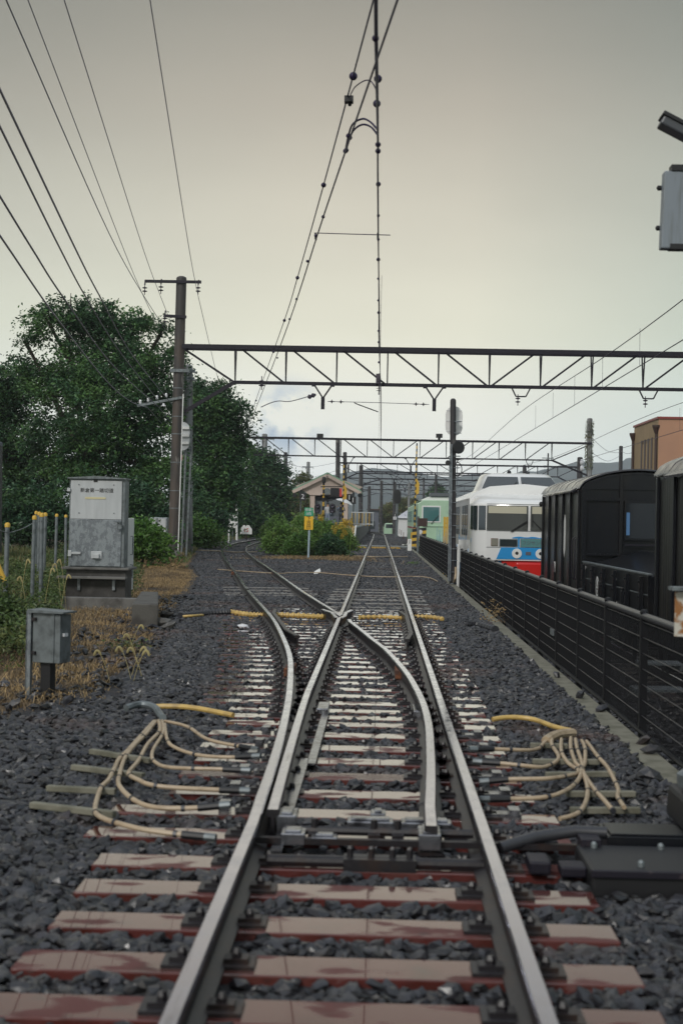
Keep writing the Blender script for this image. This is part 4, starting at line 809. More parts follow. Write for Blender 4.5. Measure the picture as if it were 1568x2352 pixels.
# jumper loops
ymp = lambda px, py, Y: P(px, py, Y)
for k, (pp, rr, lb) in enumerate(([[(803, 222, 14), (815, 200, 13.9), (838, 185, 13.8), (853, 188, 13.7), (863, 205, 13.7)], .006, 'thin high jumper loop between the two overhead lines'], [[(793, 347, 15.5), (800, 312, 15.2), (810, 285, 15), (832, 273, 14.9), (850, 280, 14.8), (866, 297, 14.7)], .011, 'upper of the two thick jumper loops between the overhead lines'], [[(795, 345, 15.5), (803, 316, 15.3), (815, 296, 15.2), (833, 286, 15.1), (852, 292, 15.), (867, 310, 14.9)], .011, 'lower of the two thick jumper loops between the overhead lines'])):
    jw = wire('jumper_cable', [ymp(*p) for p in pp], rr, 'wire', lb, 'cable', 'jumper loops')
    if k: clamps(jw, [ymp(*p) for p in pp[:2]], .028)
sb_ = wire('spreader_bar', [ymp(722, 535, 18), ymp(800, 537.5, 18), ymp(896, 540, 18)], .006, 'wire', 'thin horizontal spreader bar between the overhead wires', 'bar')
for px in (724, 867):
    b = MB(); b.tube([ymp(px, 535, 18), ymp(px, 548, 18), ymp(px+2, 550, 17.9)], .012, 6); b.build('clip', 'black', sb_)
# registration arms below the first gantry
ra = wire('pull_off_wire', [P(752, 922, Y1-.2), P(870, 925, Y1-.2), P(985, 929, Y1-.2)], .012, 'wire', 'horizontal pull-off wire between the two hanging brackets of the nearest gantry', 'wire')
for px in (762, 783, 955, 972):
    b = MB(); q = P(px, 922+(px-752)*.03, Y1-.2); b.lathe([(.015, -.12), (.02, -.04), (.085, 0), (.02, .03), (.015, .12)], q, 12, (1, 0, 0)); b.build('insulator', 'dporc', ra, smooth=True)
b = MB(); b.tube([P(813, 925, Y1-.2), P(822, 929, Y1-.2), P(868, 946, Y1-.2)], .022, 6); b.build('steady_arm', 'iron', ra)
rb = wire('feeder_cable', [P(600, 935, 50), P(620, 926, 51), P(640, 921, 52), P(665, 922, 53), P(700, 913, Y1-.3), P(725, 905, Y1-.2)], .016, 'wire', 'dark feeder cable rising from the diverging line to the left bracket', 'cable')
for px in (712, 720):
    b = MB(); q = P(px, 911-(px-712)*.4, Y1-.25); b.lathe([(.03, -.1), (.10, -.03), (.03, .1)], q, 12, (1, 0, .35)); b.build('insulator', 'dporc', rb, smooth=True)
# left feeders
fw = [([(345, 0, 9.6), (435, 574, 9.7), (456, 683, 10.1)], 'upper wire to the right insulator of the brown pole', .010), ([(148, 0, 9.6), (330, 574, 9.7), (370, 683, 10.1)], 'upper wire to the middle insulator of the brown pole', .010), ([(65, 0, 9.6), (285, 574, 9.7), (331, 683, 10.1)], 'upper wire to the left insulator of the brown pole', .010),
      ([(15, 0, 8.6), (270, 574, 8.6), (379, 756, 8.95)], 'wire to the second arm of the brown pole', .012), ([(0, 205, 5.7), (175, 574, 5.5), (231, 683, 5.5), (306, 818, 5.6), (394, 927, 5.95)], 'heavy feeder, rightmost of the four sagging low over the trees', .014),
      ([(0, 290, 5.7), (140, 574, 5.5), (204, 693, 5.5), (283, 818, 5.6), (376, 935, 5.9)], 'heavy feeder, second from the right of the four sagging over the trees', .014), ([(0, 450, 5.7), (76, 574, 5.55), (148, 686, 5.5), (264, 844, 5.55), (362, 932, 5.9)], 'heavy feeder, third from the right of the four sagging over the trees', .016),
      ([(0, 540, 5.7), (23, 574, 5.65), (132, 732, 5.5), (244, 874, 5.55), (300, 922, 5.7), (339, 936, 5.9)], 'heavy feeder, leftmost and lowest of the four sagging over the trees', .016)]
for pp, lb, rr in fw:
    w = [H(*p) for p in pp]; w[0:0] = [w[0]+(w[0]-w[1])*.3]; wire('feeder_wire', w, rr, 'wiregrey', lb, 'wire', 'feeder wires on the left')
for a, c_, sag in (((331, 683), (466, 940), 4), ((370, 683), (482, 940), 4), ((456, 683), (523, 940), 4), ((339, 936), (478, 1036), 8), ((362, 932), (490, 1036), 8), ((379, 756), (487, 957), 5), ((394, 927), (510, 1036), 8)):
    A = P(*a, Y1-.1); B = P(*c_, Y2-.2); mpt = (A+B)/2-Vector((0, 0, sag*.09)); wire('feeder_wire', [A, mpt, B], .012, 'wiregrey', 'thin wire running on from the brown pole to the dark banded pole behind', 'wire', 'wires between the first and second pole')
for a, c_, Ya, Yb, sag in (((466, 940), (592, 1052), Y2, 165, .6), ((523, 940), (622, 1010), Y2, 165, .6), ((500, 1075), (600, 1098), Y2, 165, 1.5), ((500, 1085), (600, 1110), Y2, 165, 1.9), ((607, 1010), (655, 1050), 165, 185, .3), ((655, 1055), (707, 1075), 185, 205, .3), ((622, 1052), (775, 1062), 165, 158, .8), ((655, 1078), (775, 1080), 185, 158, .9), ((1352, 1000), (1424, 1040), 112, 150, .5), ((1352, 1035), (1424, 1046), 112, 150, .7), ((1424, 1036), (1470, 1030), 150, 88, .3), ((847, 1125), (938, 1120), 210, 215, 1.), ((905, 1118), (972, 1105), 190, 240, 1.), ((847, 1135), (1000, 1105), 210, 230, 1.5), ((875, 1120), (938, 1135), 200, 215, .6)):
    A = P(*a, Ya); B = P(*c_, Yb); mpt = (A+B)/2-Vector((0, 0, sag)); wire('utility_wire', [A, mpt, B], .018, 'wiregrey', 'thin utility wire between the far poles', 'wire', 'utility wires between far poles')
for X, lb in ((5.38, 'over the wagon track'), (10.4, 'over the far right track')):
    wire('contact_wire', [(X, 8, 5.05), (X, 30, 5.), (X, 55, 5.), (X, 112, 5.)], .010, 'wire', 'contact wire '+lb, group='overhead wires', step=4)
    mm = wire('messenger_wire', [(X, 8, 6.0), (X, 30, 5.72), (X, 54.8, 5.98), (X, 84, 5.7), (X, 112, 5.98), (X, 160, 5.8)], .010, 'wire', 'messenger wire '+lb, group='overhead wires')
    for y in (25, 30, 35, 40, 45, 50):
        b = MB(); b.tube([(X, y, 5.), (X, y+.04, 5.80)], .004, 4); b.build('dropper', 'wire', mm)
# ------------------------------------------------------------------ signal post in front of the train
sp_ = thing('signal_post', (1.98, 38.2, -.1), 'dark signal post with oval white back board and vertical conduits, beside the mesh fence', 'signal')
b = MB(); q = P(1040, 920, 38.2); b.tube([(1.98, 38.2, -.3), (q.x, 38.2, q.z)], [.09, .078], 16); b.lathe([(.078, 0), (.05, .05), (0, .06)], q, 16); b.build('shaft', 'darkpole', sp_, smooth=True)
q = P(1042, 967, 38.4); b = MB(); oval(b, q, .46, .80, 38.40, 38.42); b.build('back_board', 'white', sp_)
b = MB()
for z in (-.28, -.0, .28): b.box(q.x-.21, q.x-.06, 38.385, 38.40, q.z+z-.01, q.z+z+.01); b.box(q.x+.06, q.x+.21, 38.385, 38.40, q.z+z-.01, q.z+z+.01)
b.build('stiffener', 'porc', sp_)
q = P(1051, 1028, 38.); b = MB(); b.lathe([(.0, 0), (.16, 0), (.17, .06), (.15, .1), (0, .1)], q, 24, (.2, -1, 0)); b.build('signal_head', 'black', sp_, smooth=True)
b = MB(); b.lathe([(0, 0), (.06, 0), (.07, .02), (0, .02)], P(1028, 1063, 38), 16, (0, -1, 0)); b.build('bell', 'black', sp_)
b = MB()
for px, z1 in ((1037, 1020), (1033, 1050)):
    a = P(px-3.5, 1335, 38.05); c_ = P(px, z1, 38.05); b.tube([a, c_], .022, 8)
b.build('conduit_pipe', 'galv', sp_, smooth=True)
for k in range(15):
    z = -.0+k*.31; b = MB(); b.lathe([(.105, 0), (.105, .018)], (1.98+.0055*z*2, 38.17, z), 14); b.build('band', 'galv', sp_)
b = MB(); pts = [P(1050+10*math.cos(a), 1078+16*math.sin(a), 38.1) for a in np.linspace(0, 2*math.pi, 16)]; b.tube(pts, .014, 6); b.bar(P(1037, 1058, 38.2), P(1062, 1054, 38.2), .03); b.bar(P(1040, 1075, 38.2), P(1052, 1056, 38.2), .025); b.build('cable_loop', 'black', sp_)
wc = thing('white_cabinet', (2.35, 39.0, -.2), 'small white equipment cabinet on a post behind the signal post', 'cabinet')
q = P(1061, 1254, 39.); b = MB(); b.box(q.x-.10, q.x+.20, 39, 39.2, q.z-.45, q.z+.17); b.build('box', 'white', wc, bevel=.01); b = MB(); b.box(q.x-.14, q.x-.07, 38.95, 39.0, -.2, q.z+.05); b.build('post', 'white', wc)
bp_ = thing('bent_pipe', (2.03, 37.5, 0), 'short bent rusty pipe rising at the foot of the signal post', 'pipe'); b = MB(); b.tube(catmull([G(1040, 1343, -.05), P(1044, 1332, 37.8), P(1046, 1318, 37.8), P(1046, 1302, 37.8)], 4), .032, 10); b.build('tube', 'cable', bp_, smooth=True)
# ------------------------------------------------------------------ yellow post and barrier pieces
def striped(bm, a, c, r, n, colidx=(0, 1)):
    for k in range(n):
        bm.cm = colidx[k % 2]; bm.tube([a.lerp(c, k/n), a.lerp(c, (k+1)/n)], r, 10)
    bm.cm = 0
def barrier(px0, py0, px1, py1, Y, label, n=16):
    a = P(px0, py0, Y); c_ = P(px1, py1, Y); t = thing('crossing_barrier', (a.x, Y, a.z), label, 'crossing barrier', 'raised crossing barrier arms'); b = MB(); striped(b, a, c_, .042, n); b.build('arm', ['yellow', 'black'], t, smooth=True)
    m_ = MB(); m_.box(a.x-.22, a.x+.22, Y-.2, Y+.2, a.z-.7, a.z+.25); m_.build('motor_box', 'yellow', t, bevel=.03); f = a.lerp(c_, .55); m_ = MB(); m_.prism([(f.x+.02, f.z+.5), (f.x+.22, f.z+.1), (f.x+.2, f.z-.5), (f.x+.02, f.z-.6)], Y-.02, Y+.02); m_.build('flag', 'yellow', t)
barrier(951, 1232, 957, 1018, 87, 'tall raised yellow and black barrier arm right of the straight track', 34); barrier(787, 1208, 790, 1062, 92, 'raised yellow and black barrier arm in front of the station', 24)
cs = thing('crossing_signal', (P(744, 1230, 89).x, 89, 0), 'yellow and black banded level crossing signal mast before the station', 'crossing signal')
a = P(741.5, 1220, 89); c_ = P(743.5, 1105, 89); b = MB(); striped(b, a, c_, .065, 12); b.build('mast', ['yellow', 'black'], cs, smooth=True)
b = MB(); q = P(744, 1100, 88.9); b.lathe([(0, -.25), (.11, -.25), (.13, .0), (.09, .12), (0, .15)], q, 16); b.build('bell', 'black', cs, smooth=True)
b = MB(); q = P(769, 1131, 88.9); b.box(q.x-.28, q.x+.28, 88.8, 88.95, q.z-.28, q.z+.28); b.bar(P(736, 1118, 88.95), P(786, 1118, 88.95), .06); b.bar(P(736, 1137, 88.95), P(786, 1137, 88.95), .06); b.build('direction_box', 'black', cs)
b = MB(); b.box(q.x+.285, q.x+.43, 88.85, 88.95, q.z-.26, q.z+.26); b.build('red_flag', 'red', cs)
for px in (729, 763):
    q = P(px, 1168, 88.8); b = MB(); oval(b, q, .40, .62, 88.78, 88.84); l_ = b.build('lamp_board', 'black', cs)
    for z in (.15, -.15):
        b = MB(); b.lathe([(0, 0), (.10, 0), (.12, .1), (.10, .12), (0, .05)], q+Vector((0, -.02, z)), 16, (0, -1, 0)); b.build('lamp', 'dporc', l_, smooth=True)
b = MB(); b.bar(P(729, 1150, 88.95), P(763, 1150, 88.95), .07); b.build('bracket', 'black', cs)
sbx = thing('striped_box', (P(962, 1240, 85).x, 85, -.3), 'yellow and black striped box at the end of the mesh fence', 'box')
q = P(962, 1233, 85)
for k in range(5):
    b = MB(); b.prism([(q.x-.42, q.z-.45+k*.18), (q.x+.42, q.z-.33+k*.18), (q.x+.42, q.z-.15+k*.18), (q.x-.42, q.z-.27+k*.18)], 85-.01, 85.3); b.build('stripe_panel', 'yellow' if k % 2 else 'black', sbx)
gp = thing('grey_post', (P(952+9, 1250, 83).x, 83, -.1), 'grey post with small brown box beside the end of the fence', 'post'); q = P(960, 1186, 83); b = MB(); b.tube([(q.x, 83, -.3), (q.x, 83, q.z)], .075, 10); b.build('shaft', 'galvd', gp); b = MB(); q = P(971, 1199, 83); b.box(q.x-.3, q.x+.25, 82.9, 83.2, q.z-.25, q.z+.22); b.build('box', 'darkbrown', gp)
mk = thing('distance_marker', (P(939, 1258, 80).x, 80, 0), 'white marker post with figure 1 beside the foot crossing', 'marker post'); q = P(940, 1247, 80); b = MB(); b.box(q.x-.11, q.x+.11, 79.95, 80.05, -.1, q.z+.22); b.build('post', 'white', mk); text('1', .3, (q.x, 79.94, q.z+.05), 'black', mk)
yl = thing('service_ladder', (P(1026, 1250, 60).x, 60, ZR), 'yellow ladder standing between the mint vehicle and the signal post', 'ladder')
for px in (1020.5, 1026.5):
    b = MB(); q = P(px, 1187, 60); b.box(q.x-.045, q.x+.045, 59.95, 60.05, ZR-.2, q.z); b.build('upright', 'yellow', yl)
for k in range(7):
    b = MB(); qa = P(1020, 1192+k*10, 60); qb = P(1027, 1192+k*10, 60); b.bar(qa, qb, .04); b.build('rung', 'yellow', yl)
for k, (px, pb_) in enumerate(((921, 1230), (926, 1238), (935, 1243), (917, 1226))):
    q = G(px, pb_, -.3); t = thing('stake', (q.x, q.y, -.3), 'thin rusty stake with white top beside the far yard rails', 'stake', 'stakes along the yard'); b = MB(); b.tube([q, q+Vector((0, 0, 1.1))], .035, 8); b.build('shaft', 'rust', t); b = MB(); b.tube([q+Vector((0, 0, .75)), q+Vector((0, 0, 1.15))], .045, 8); b.build('sleeve', 'white', t)
sr = thing('stacked_rails', (3.6, 100, -.6), 'stack of spare rails lying beside the mint vehicles', 'rails')
for k in range(7): rail('spare_rail', [(2.15+k*.32, 88), (1.6+k*.32, 104), (1.0+k*.32, 122)], sr, True, -.35+.02*k)
# ------------------------------------------------------------------ foot crossing
fc_ = thing('foot_crossing', (-.03, 86.5, .1), 'dark rubber foot crossing with yellow combs across the straight track', 'crossing')
for (x0, x1) in ((-3.4, -.72), (-.48, .42), (.66, 2.2)):
    b = MB(); b.box(x0, x1, 86.3, 88.2, .0, .14); b.build('panel', 'galvd', fc_, bevel=.02)
for (x0, x1) in ((-1.4, -.78), (-.47, .0), (.02, .41), (.68, 1.3)):
    b = MB(); b.box(x0, x1, 86.15, 86.25, -.02, .03)
    n = int((x1-x0)/.09)
    for k in range(n): b.prism([(x0+k*.09, .03), (x0+k*.09+.06, .03), (x0+k*.09+.03, .13)], 86.17, 86.22)
    b.build('comb', 'yellow', fc_)
b = MB(); b.bar(G(935, 1249, .1), G(977, 1261, .0), .12, .06); b.bar(G(925, 1251, .1), G(960, 1252, 0), .12, .06); b.build('edge_board', 'white', fc_)
# ------------------------------------------------------------------ platform and station shelter
pf = thing('platform', (-4.2, 150, 0), 'station platform with striped ramp at its near end', 'platform')
def pedge(y): return divc(y)+1.45
b = MB(); ys = list(np.arange(99, 215, 6.)); vs = []
for y in ys:
    xa, xb = pedge(min(y, 195)), -1.6; vs += [(xa, y, 0), (xb, y, 0), (xb, y, 1.25), (xa, y, 1.25)]
fs = []
for i in range(len(ys)-1):
    for j in range(4): fs.append((4*i+j, 4*i+(j+1) % 4, 4*i+4+(j+1) % 4, 4*i+4+j))
fs += [(0, 1, 2, 3), tuple(4*(len(ys)-1)+j for j in (3, 2, 1, 0))]; b.add(vs, fs); b.build('slab', 'concrete', pf)
b = MB(); b.prism([(93, 0.0), (99, 0.0), (99, 1.246), (93, .15)], -3.4, -1.62, 'x'); b.build('ramp', 'concrete', pf)
for k in range(15):
    b = MB(); y = 93.05+k*.4; b.add([(-2.9, y, .16+(y-93)*.1827), (-1.66, y, .16+(y-93)*.1827), (-1.66, y+.2, .16+(y-92.8)*.1827), (-2.9, y+.2, .16+(y-92.8)*.1827)], [(0, 1, 2, 3)]); b.build('ramp_stripe', 'yellow', pf)
b = MB(); b.bar((-1.66, 93, .2), (-1.66, 99, 1.30), .09, .05); b.bar((-2.95, 93, .2), (-2.95, 99, 1.30), .09, .05); b.build('ramp_edge', 'white', pf)
b = MB(); b.box(-1.72, -1.58, 99, 212, 1.15, 1.27); b.build('edge_coping', 'panel', pf)
YS = 115
rk = thing('platform_railing', (-2.6, 101, 1.25), 'cream metal railing on the platform end right of the shelter', 'railing')
for k in range(7):
    b = MB(); x = P(808+k*8, 1190, 108).x; b.bar((x, 108, 1.25), (x, 108, 2.25), .05); b.build('baluster', 'yellow' if k < 6 else 'panel', rk)
for z in (2.27, 1.4):
    b = MB(); b.bar((P(806, 1190, 108).x, 108, z), (P(858, 1190, 108).x, 108, z), .07); b.build('rail_bar', 'panel', rk)
sh = thing('station_shelter', (-4.2, YS, 1.25), 'pink station shelter with green gabled roof on the platform', 'station building')
pk = P(752.5, 1085, YS); eL = P(673, 1120, YS); eR = P(829, 1129, YS); eR.z = eL.z = (eL.z+eR.z)/2; zg = P(752, 1138, YS).z
def roofside(e, nm):
    b = MB(); b.add([(pk.x, YS-.5, pk.z), (e.x, YS-.5, e.z), (e.x, YS+14, e.z), (pk.x, YS+14, pk.z), (pk.x, YS-.5, pk.z-.12), (e.x, YS-.5, e.z-.12), (e.x, YS+14, e.z-.12), (pk.x, YS+14, pk.z-.12)], [(0, 1, 2, 3), (4, 5, 6, 7), (0, 1, 5, 4), (1, 2, 6, 5), (2, 3, 7, 6)]); b.build('roof', 'roofgreen', sh)
    b = MB(); b.bar((pk.x, YS-.53, pk.z-.26), (e.x, YS-.53, e.z-.26), .05, .26); b.build('bargeboard', 'pink', sh)
roofside(eL, 0); roofside(eR, 1)
gl = P(711, 1130, YS).x-.9; gr = P(800, 1130, YS).x+.9
b = MB(); b.prism([(pk.x, pk.z-.16), (gl-.25, eL.z+.25), (gl+.95, zg), (gr-.95, zg), (gr+.25, eR.z+.25)], YS-.2, YS-.1); b.build('gable', 'pink', sh)
b = MB(); b.lathe([(0, 0), (.28, 0), (.28, .04), (0, .04)], (pk.x, YS-.2, pk.z-1.55), 16, (0, -1, 0)); b.build('wall_lamp', 'galvd', sh)
wl = P(712, 1150, YS).x; wr = P(799, 1150, YS).x
for xw in (wl, wr-.38):
    b = MB(); b.box(xw, xw+.38, YS-.1, YS+.2, 1.25, zg); b.build('corner_wall', 'pink', sh)
b = MB(); b.box(wl+.1, wr-.1, YS+6, YS+6.1, 1.25, zg); b.build('back_wall', 'slate', sh)
for (xa, xb, za, zb_) in ((wl+.45, wl+1.35, 2.1, 3.2), (wl+1.5, wr-.5, 1.5, 3.3)):
    b = MB(); b.box(xa, xb, YS+.05, YS+.1, za, zb_); b.build('window', 'glass', sh)
b = MB(); b.box(wl+.38, wr-.38, YS+.0, YS+.1, 1.25, 1.95); b.build('lower_wall', 'slate', sh)
b = MB(); b.box(wl, wr, YS-.1, YS+6, zg-.02, zg+.1); b.build('ceiling', 'darkbrown', sh)
for x in (eL.x+.6, eR.x-.6):
    b = MB(); b.tube([(x, YS+.8, 1.25), (x, YS+.8, eL.z)], .06, 10); b.build('downpipe', 'galvd', sh)
for (px, py, s) in ((695, 1141, '2'), (783+19, 1143, '1'), (810, 1149, '1')):
    q = P(px, py, YS-.8); t = thing('track_number_sign', (q.x, q.y, q.z), 'dark hanging sign with white figure %s under the %s' % (s, {695: 'left eave', 802: 'right eave, beside the shelter wall', 810: 'right eave, outermost'}[px]), 'sign', 'platform number signs'); b = MB(); b.box(q.x-.25, q.x+.25, q.y, q.y+.1, q.z-.3, q.z+.3); b.build('plate', 'black', t); text(s, .55, (q.x, q.y-.005, q.z), 'porc', t); b = MB(); b.bar((q.x, q.y+.05, q.z+.3), (q.x, q.y+.05, q.z+.7), .03); b.build('hanger', 'black', t)
for px, py in ((681, 1137), (822, 1138)):
    q = P(px, py, YS-.6); t = thing('loudspeaker', (q.x, q.y, q.z), 'small dark horn loudspeaker under the %s eave of the shelter' % ('left' if px < 700 else 'right'), 'loudspeaker', 'loudspeakers under the eaves'); b = MB(); b.lathe([(.03, 0), (.06, .12), (.18, .32), (.16, .32)], q, 14, (-.5 if px < 700 else .5, -1, 0)); b.build('horn', 'black', t, smooth=True)
# people on the platform
def person(loc, label, top, bottom, arms, h=1.66, umb=None, pack=False):
    x, y, z = loc; t = thing('person', loc, label, 'person'); k = h/1.7
    V = [(0, 0, .92), (0, 0, 1.12), (0, 0, 1.36), (0, 0, 1.47), (0, -.01, 1.60), (0, 0, 1.72), (-.09, 0, .86), (-.10, -.01, .48), (-.11, 0, .07), (-.11, -.14, .03), (.09, 0, .86), (.10, -.01, .48), (.11, 0, .07), (.11, -.14, .03), (-.19, 0, 1.37), (.19, 0, 1.37)]
    rad = [.15, .13, .15, .055, .09, .07, .10, .07, .045, .04, .10, .07, .045, .04, .065, .065]
    E = [(0, 1), (1, 2), (2, 3), (3, 4), (4, 5), (0, 6), (6, 7), (7, 8), (8, 9), (0, 10), (10, 11), (11, 12), (12, 13), (2, 14), (2, 15)]
    for s, ar in ((14, arms[0]), (15, arms[1])):
        pv = s
        for p_, r_ in zip(ar, (.045, .035, .03)): V.append(p_); rad.append(r_); E.append((pv, len(V)-1)); pv = len(V)-1
        base = V[pv]     # five short fingers
        sgn = 1 if base[0] > 0 else -1
        for f in range(5): V.append((base[0]+(f-2)*.016, base[1]-.03-.02*(f != 4), base[2]+(.06-.008*abs(f-2)))); rad.append(.010); E.append((pv, len(V)-1))
    me = bpy.data.meshes.new('body'); me.from_pydata([(a*k, b_*k, c*k) for a, b_, c in V], E, []); o = bpy.data.objects.new('body', me); COL.objects.link(o)
    sm = o.modifiers.new('skin', 'SKIN'); o.modifiers.new('sub', 'SUBSURF').levels = 1
    for i, sv in enumerate(me.skin_vertices[0].data): sv.radius = (rad[i]*k, rad[i]*k); sv.use_root = (i == 0)
    bpy.context.view_layer.update(); nm_ = bpy.data.meshes.new_from_object(o.evaluated_get(bpy.context.evaluated_depsgraph_get())); o.modifiers.clear(); o.data = nm_
    nm_.materials.clear(); [nm_.materials.append(M[q]) for q in ('skin', top, bottom)]
    for pgn in nm_.polygons:
        c = pgn.center/k; pgn.material_index = 2 if c.z < .95 else (0 if (c.z > 1.45 and abs(c.x) < .13) or (c.y < -.22) else 1)
    nm_.shade_smooth(); o.parent = t
    b = MB(); b.ball((0, .01*k, 1.70*k), .108*k, 12, (1, 1.05, 1.0)); 
    o2 = b.build('hair', 'hair', None, smooth=True); o2.parent = t
    if pack: b = MB(); b.box(-.15, .15, -.27, -.14, 1.0, 1.42); o3 = b.build('backpack', 'cloth_d', None, bevel=.04); o3.parent = t
    return t
q = P(783, 1200, 106); person((q.x, 106, 1.25), 'person seen from behind in dark clothes with backpack, under a white umbrella', 'cloth_b', 'cloth_d', ([(-.27, -.02, 1.15), (-.3, -.15, 1.3), (-.28, -.22, 1.42)], [(.27, 0, 1.12), (.22, -.14, 1.2), (.18, -.18, 1.36)]), pack=True)
um = thing('umbrella', (q.x+.2, 105.8, 2.6), 'white umbrella tilted over the person on the platform', 'umbrella')
qa = P(790, 1156, 105.8); b = MB(); n = 8; apex = Vector((qa.x+.1, 105.8, qa.z+.33)); tilt = Vector((.35, 0, 1)).normalized(); vs = [apex]
from mathutils import Quaternion
qt = Vector((0, 0, 1)).rotation_difference(tilt)
for rr, hh in ((.4, -.1), (.72, -.30)):
    for j in range(16): a = j*math.pi/8; vs.append(apex+qt @ Vector((rr*math.cos(a), rr*math.sin(a), hh+(.04 if j % 2 and rr > .5 else 0))))
fs = [(0, 1+j, 1+(j+1) % 16) for j in range(16)]+[(1+j, 17+j, 17+(j+1) % 16, 1+(j+1) % 16) for j in range(16)]
b.add(vs, fs); b.build('canopy', 'cloth_w', um); b = MB(); b.tube([apex, apex-tilt*.85], .012, 6); b.build('shaft', 'galvd', um)
q = P(752, 1200, 110); person((q.x, 110, 1.25), 'person in pale clothes standing behind the crossing lamps', 'porc_c', 'cloth_b', ([(-.27, -.02, 1.12), (-.28, -.1, .9), (-.27, -.14, .85)], [(.27, 0, 1.12), (.28, -.08, .9), (.27, -.12, .85)]))
# ------------------------------------------------------------------ station sign on a post
q = P(708, 1280, 60); ss = thing('station_stop_sign', (q.x, 60, 0), 'green and yellow sign on a pale blue post in front of the bush', 'sign')
b = MB(); b.tube([(q.x, 60, -.1), (q.x+.02, 60, 1.3)], .045, 10); b.build('post', mat('pale_blue_post', (.38, .48, .56), .4), ss, smooth=True)
a = P(710, 1178.5, 60); b = MB(); a = P(709.5, 1175.7, 60); gz = P(709, 1166, 60).z; b.box(a.x-.185, a.x+.185, 59.92, 59.95, 2*a.z-gz, gz); b.build('green_plate', 'green', ss)
text('停車?', .145, (a.x, 59.915, a.z+.075), 'porc', ss); text('0両', .15, (a.x, 59.915, a.z-.085), 'porc', ss)
a2 = P(709.5, 1201.5, 60); b = MB(); b.box(a.x-.185, a.x+.185, 59.92, 59.95, P(709, 1216.5, 60).z, P(709, 1186, 60).z); b.build('yellow_plate', mat('sign_yellow', (.85, .50, .03), .4), ss)
for k, ch in enumerate('下吉田'): text(ch, .19, (a.x, 59.915, P(709, 1191+k*9.7, 60).z), 'black', ss, sx=1.1)
# small signs on the left
def post_sign(px, pyb, pyt, Y, w, label, head, name='marker_sign'):
    bt = P(px, pyb, Y); bt.z = min(bt.z, .2); tp = P(px, pyt, Y); t = thing(name, (bt.x, Y, 0), label, 'sign'); b = MB(); b.tube([Vector((bt.x, Y, -.1)), tp], w, 8); b.build('post', 'white' if head != 15 else 'darkbrown', t, smooth=True); return t, tp
t, tp = post_sign(526, 1243, 1132, 95, .05, 'thin white post with small white diamond on top', 0); tp.x = P(527, 1132, 95).x; b = MB(); b.prism([(tp.x, tp.z+.32), (tp.x+.2, tp.z+.1), (tp.x, tp.z-.12), (tp.x-.2, tp.z+.1)], 94.9, 94.94); b.build('diamond', 'white', t)
t, tp = post_sign(565.5, 1237, 1224, 110, .07, 'low white sign with red number 15 beside the diverging track', 15); b = MB(); b.prism([(tp.x-.45, tp.z-.1), (tp.x+.45, tp.z-.1), (tp.x+.45, tp.z+.3), (tp.x+.22, tp.z+.6), (tp.x-.22, tp.z+.6), (tp.x-.45, tp.z+.3)], 109.9, 109.95); b.build('plate', 'white', t); text('15', .42, (tp.x, 109.89, tp.z+.2), 'red', t)
t, tp = post_sign(544, 1240, 1160, 105, .08, 'grey thin post with small lamp beside the white diamond post', 1); b = MB(); b.bar(tp, tp+Vector((-.4, 0, 0)), .12); b.build('lamp_head', 'galvd', t)
for (x, ya, yb, xw, Y, lb) in ((484, 1178, 1215, 9, 85, 'white equipment box beside the dark banded pole'), (534, 1180, 1213, 7, 108, 'pale equipment box behind the white diamond post')):
    q = P(x, yb, Y); c_ = P(x, ya, Y); w = xw*m_px(Y); t = thing('equipment_box', (q.x, Y, 0), lb, 'equipment box'); b = MB(); b.box(q.x-w, q.x+w, Y, Y+.4, q.z, c_.z); b.build('case', 'white', t, bevel=.02); b = MB(); b.tube([(q.x, Y+.2, 0), (q.x, Y+.2, q.z)], .05, 8); b.build('leg', 'galvd', t)
    if x == 484:
        b = MB(); e = P(490, 1166, Y); b.tube([(e.x, Y-.05, q.z-.3), (e.x, Y-.05, e.z)], .03, 8); b.build('rod', 'galvd', t); b = MB(); b.lathe([(.09, 0), (.09, .2), (.05, .26)], e, 12); b.build('beacon', mat('orange_lens', (.8, .25, .02), .3), t)
q = P(363, 1240, 58); t = thing('relay_cabinet', (q.x, 58, 0), 'pale grey cabinet marked 2K behind the weeds', 'cabinet')
a = P(342, 1188, 58); c_ = P(384, 1236, 58); b = MB(); b.box(a.x, c_.x, 58, 58.7, 0.1, a.z); b.build('case', 'galv', t, bevel=.02); b = MB(); b.box(a.x+.05, c_.x-.06, 57.97, 58, a.z-.62, a.z-.04); b.build('panel', 'panel', t); text('2K', .18, ((a.x+c_.x)/2+.02, 57.965, a.z-.15), 'black', t)
q = P(365, 1257, 52); t = thing('junction_box', (q.x, 52, 0), 'small white box on a thin post in the weeds before the 2K cabinet', 'box'); b = MB(); b.tube([(q.x-.08, 52, 0), (q.x-.08, 52, P(363, 1190, 52).z)], .03, 8); b.build('post', 'galvd', t); b = MB(); b.box(q.x-.09, q.x+.13, 51.85, 51.97, P(365, 1258, 52).z, P(365, 1239, 52).z); b.build('case', 'white', t, bevel=.01)
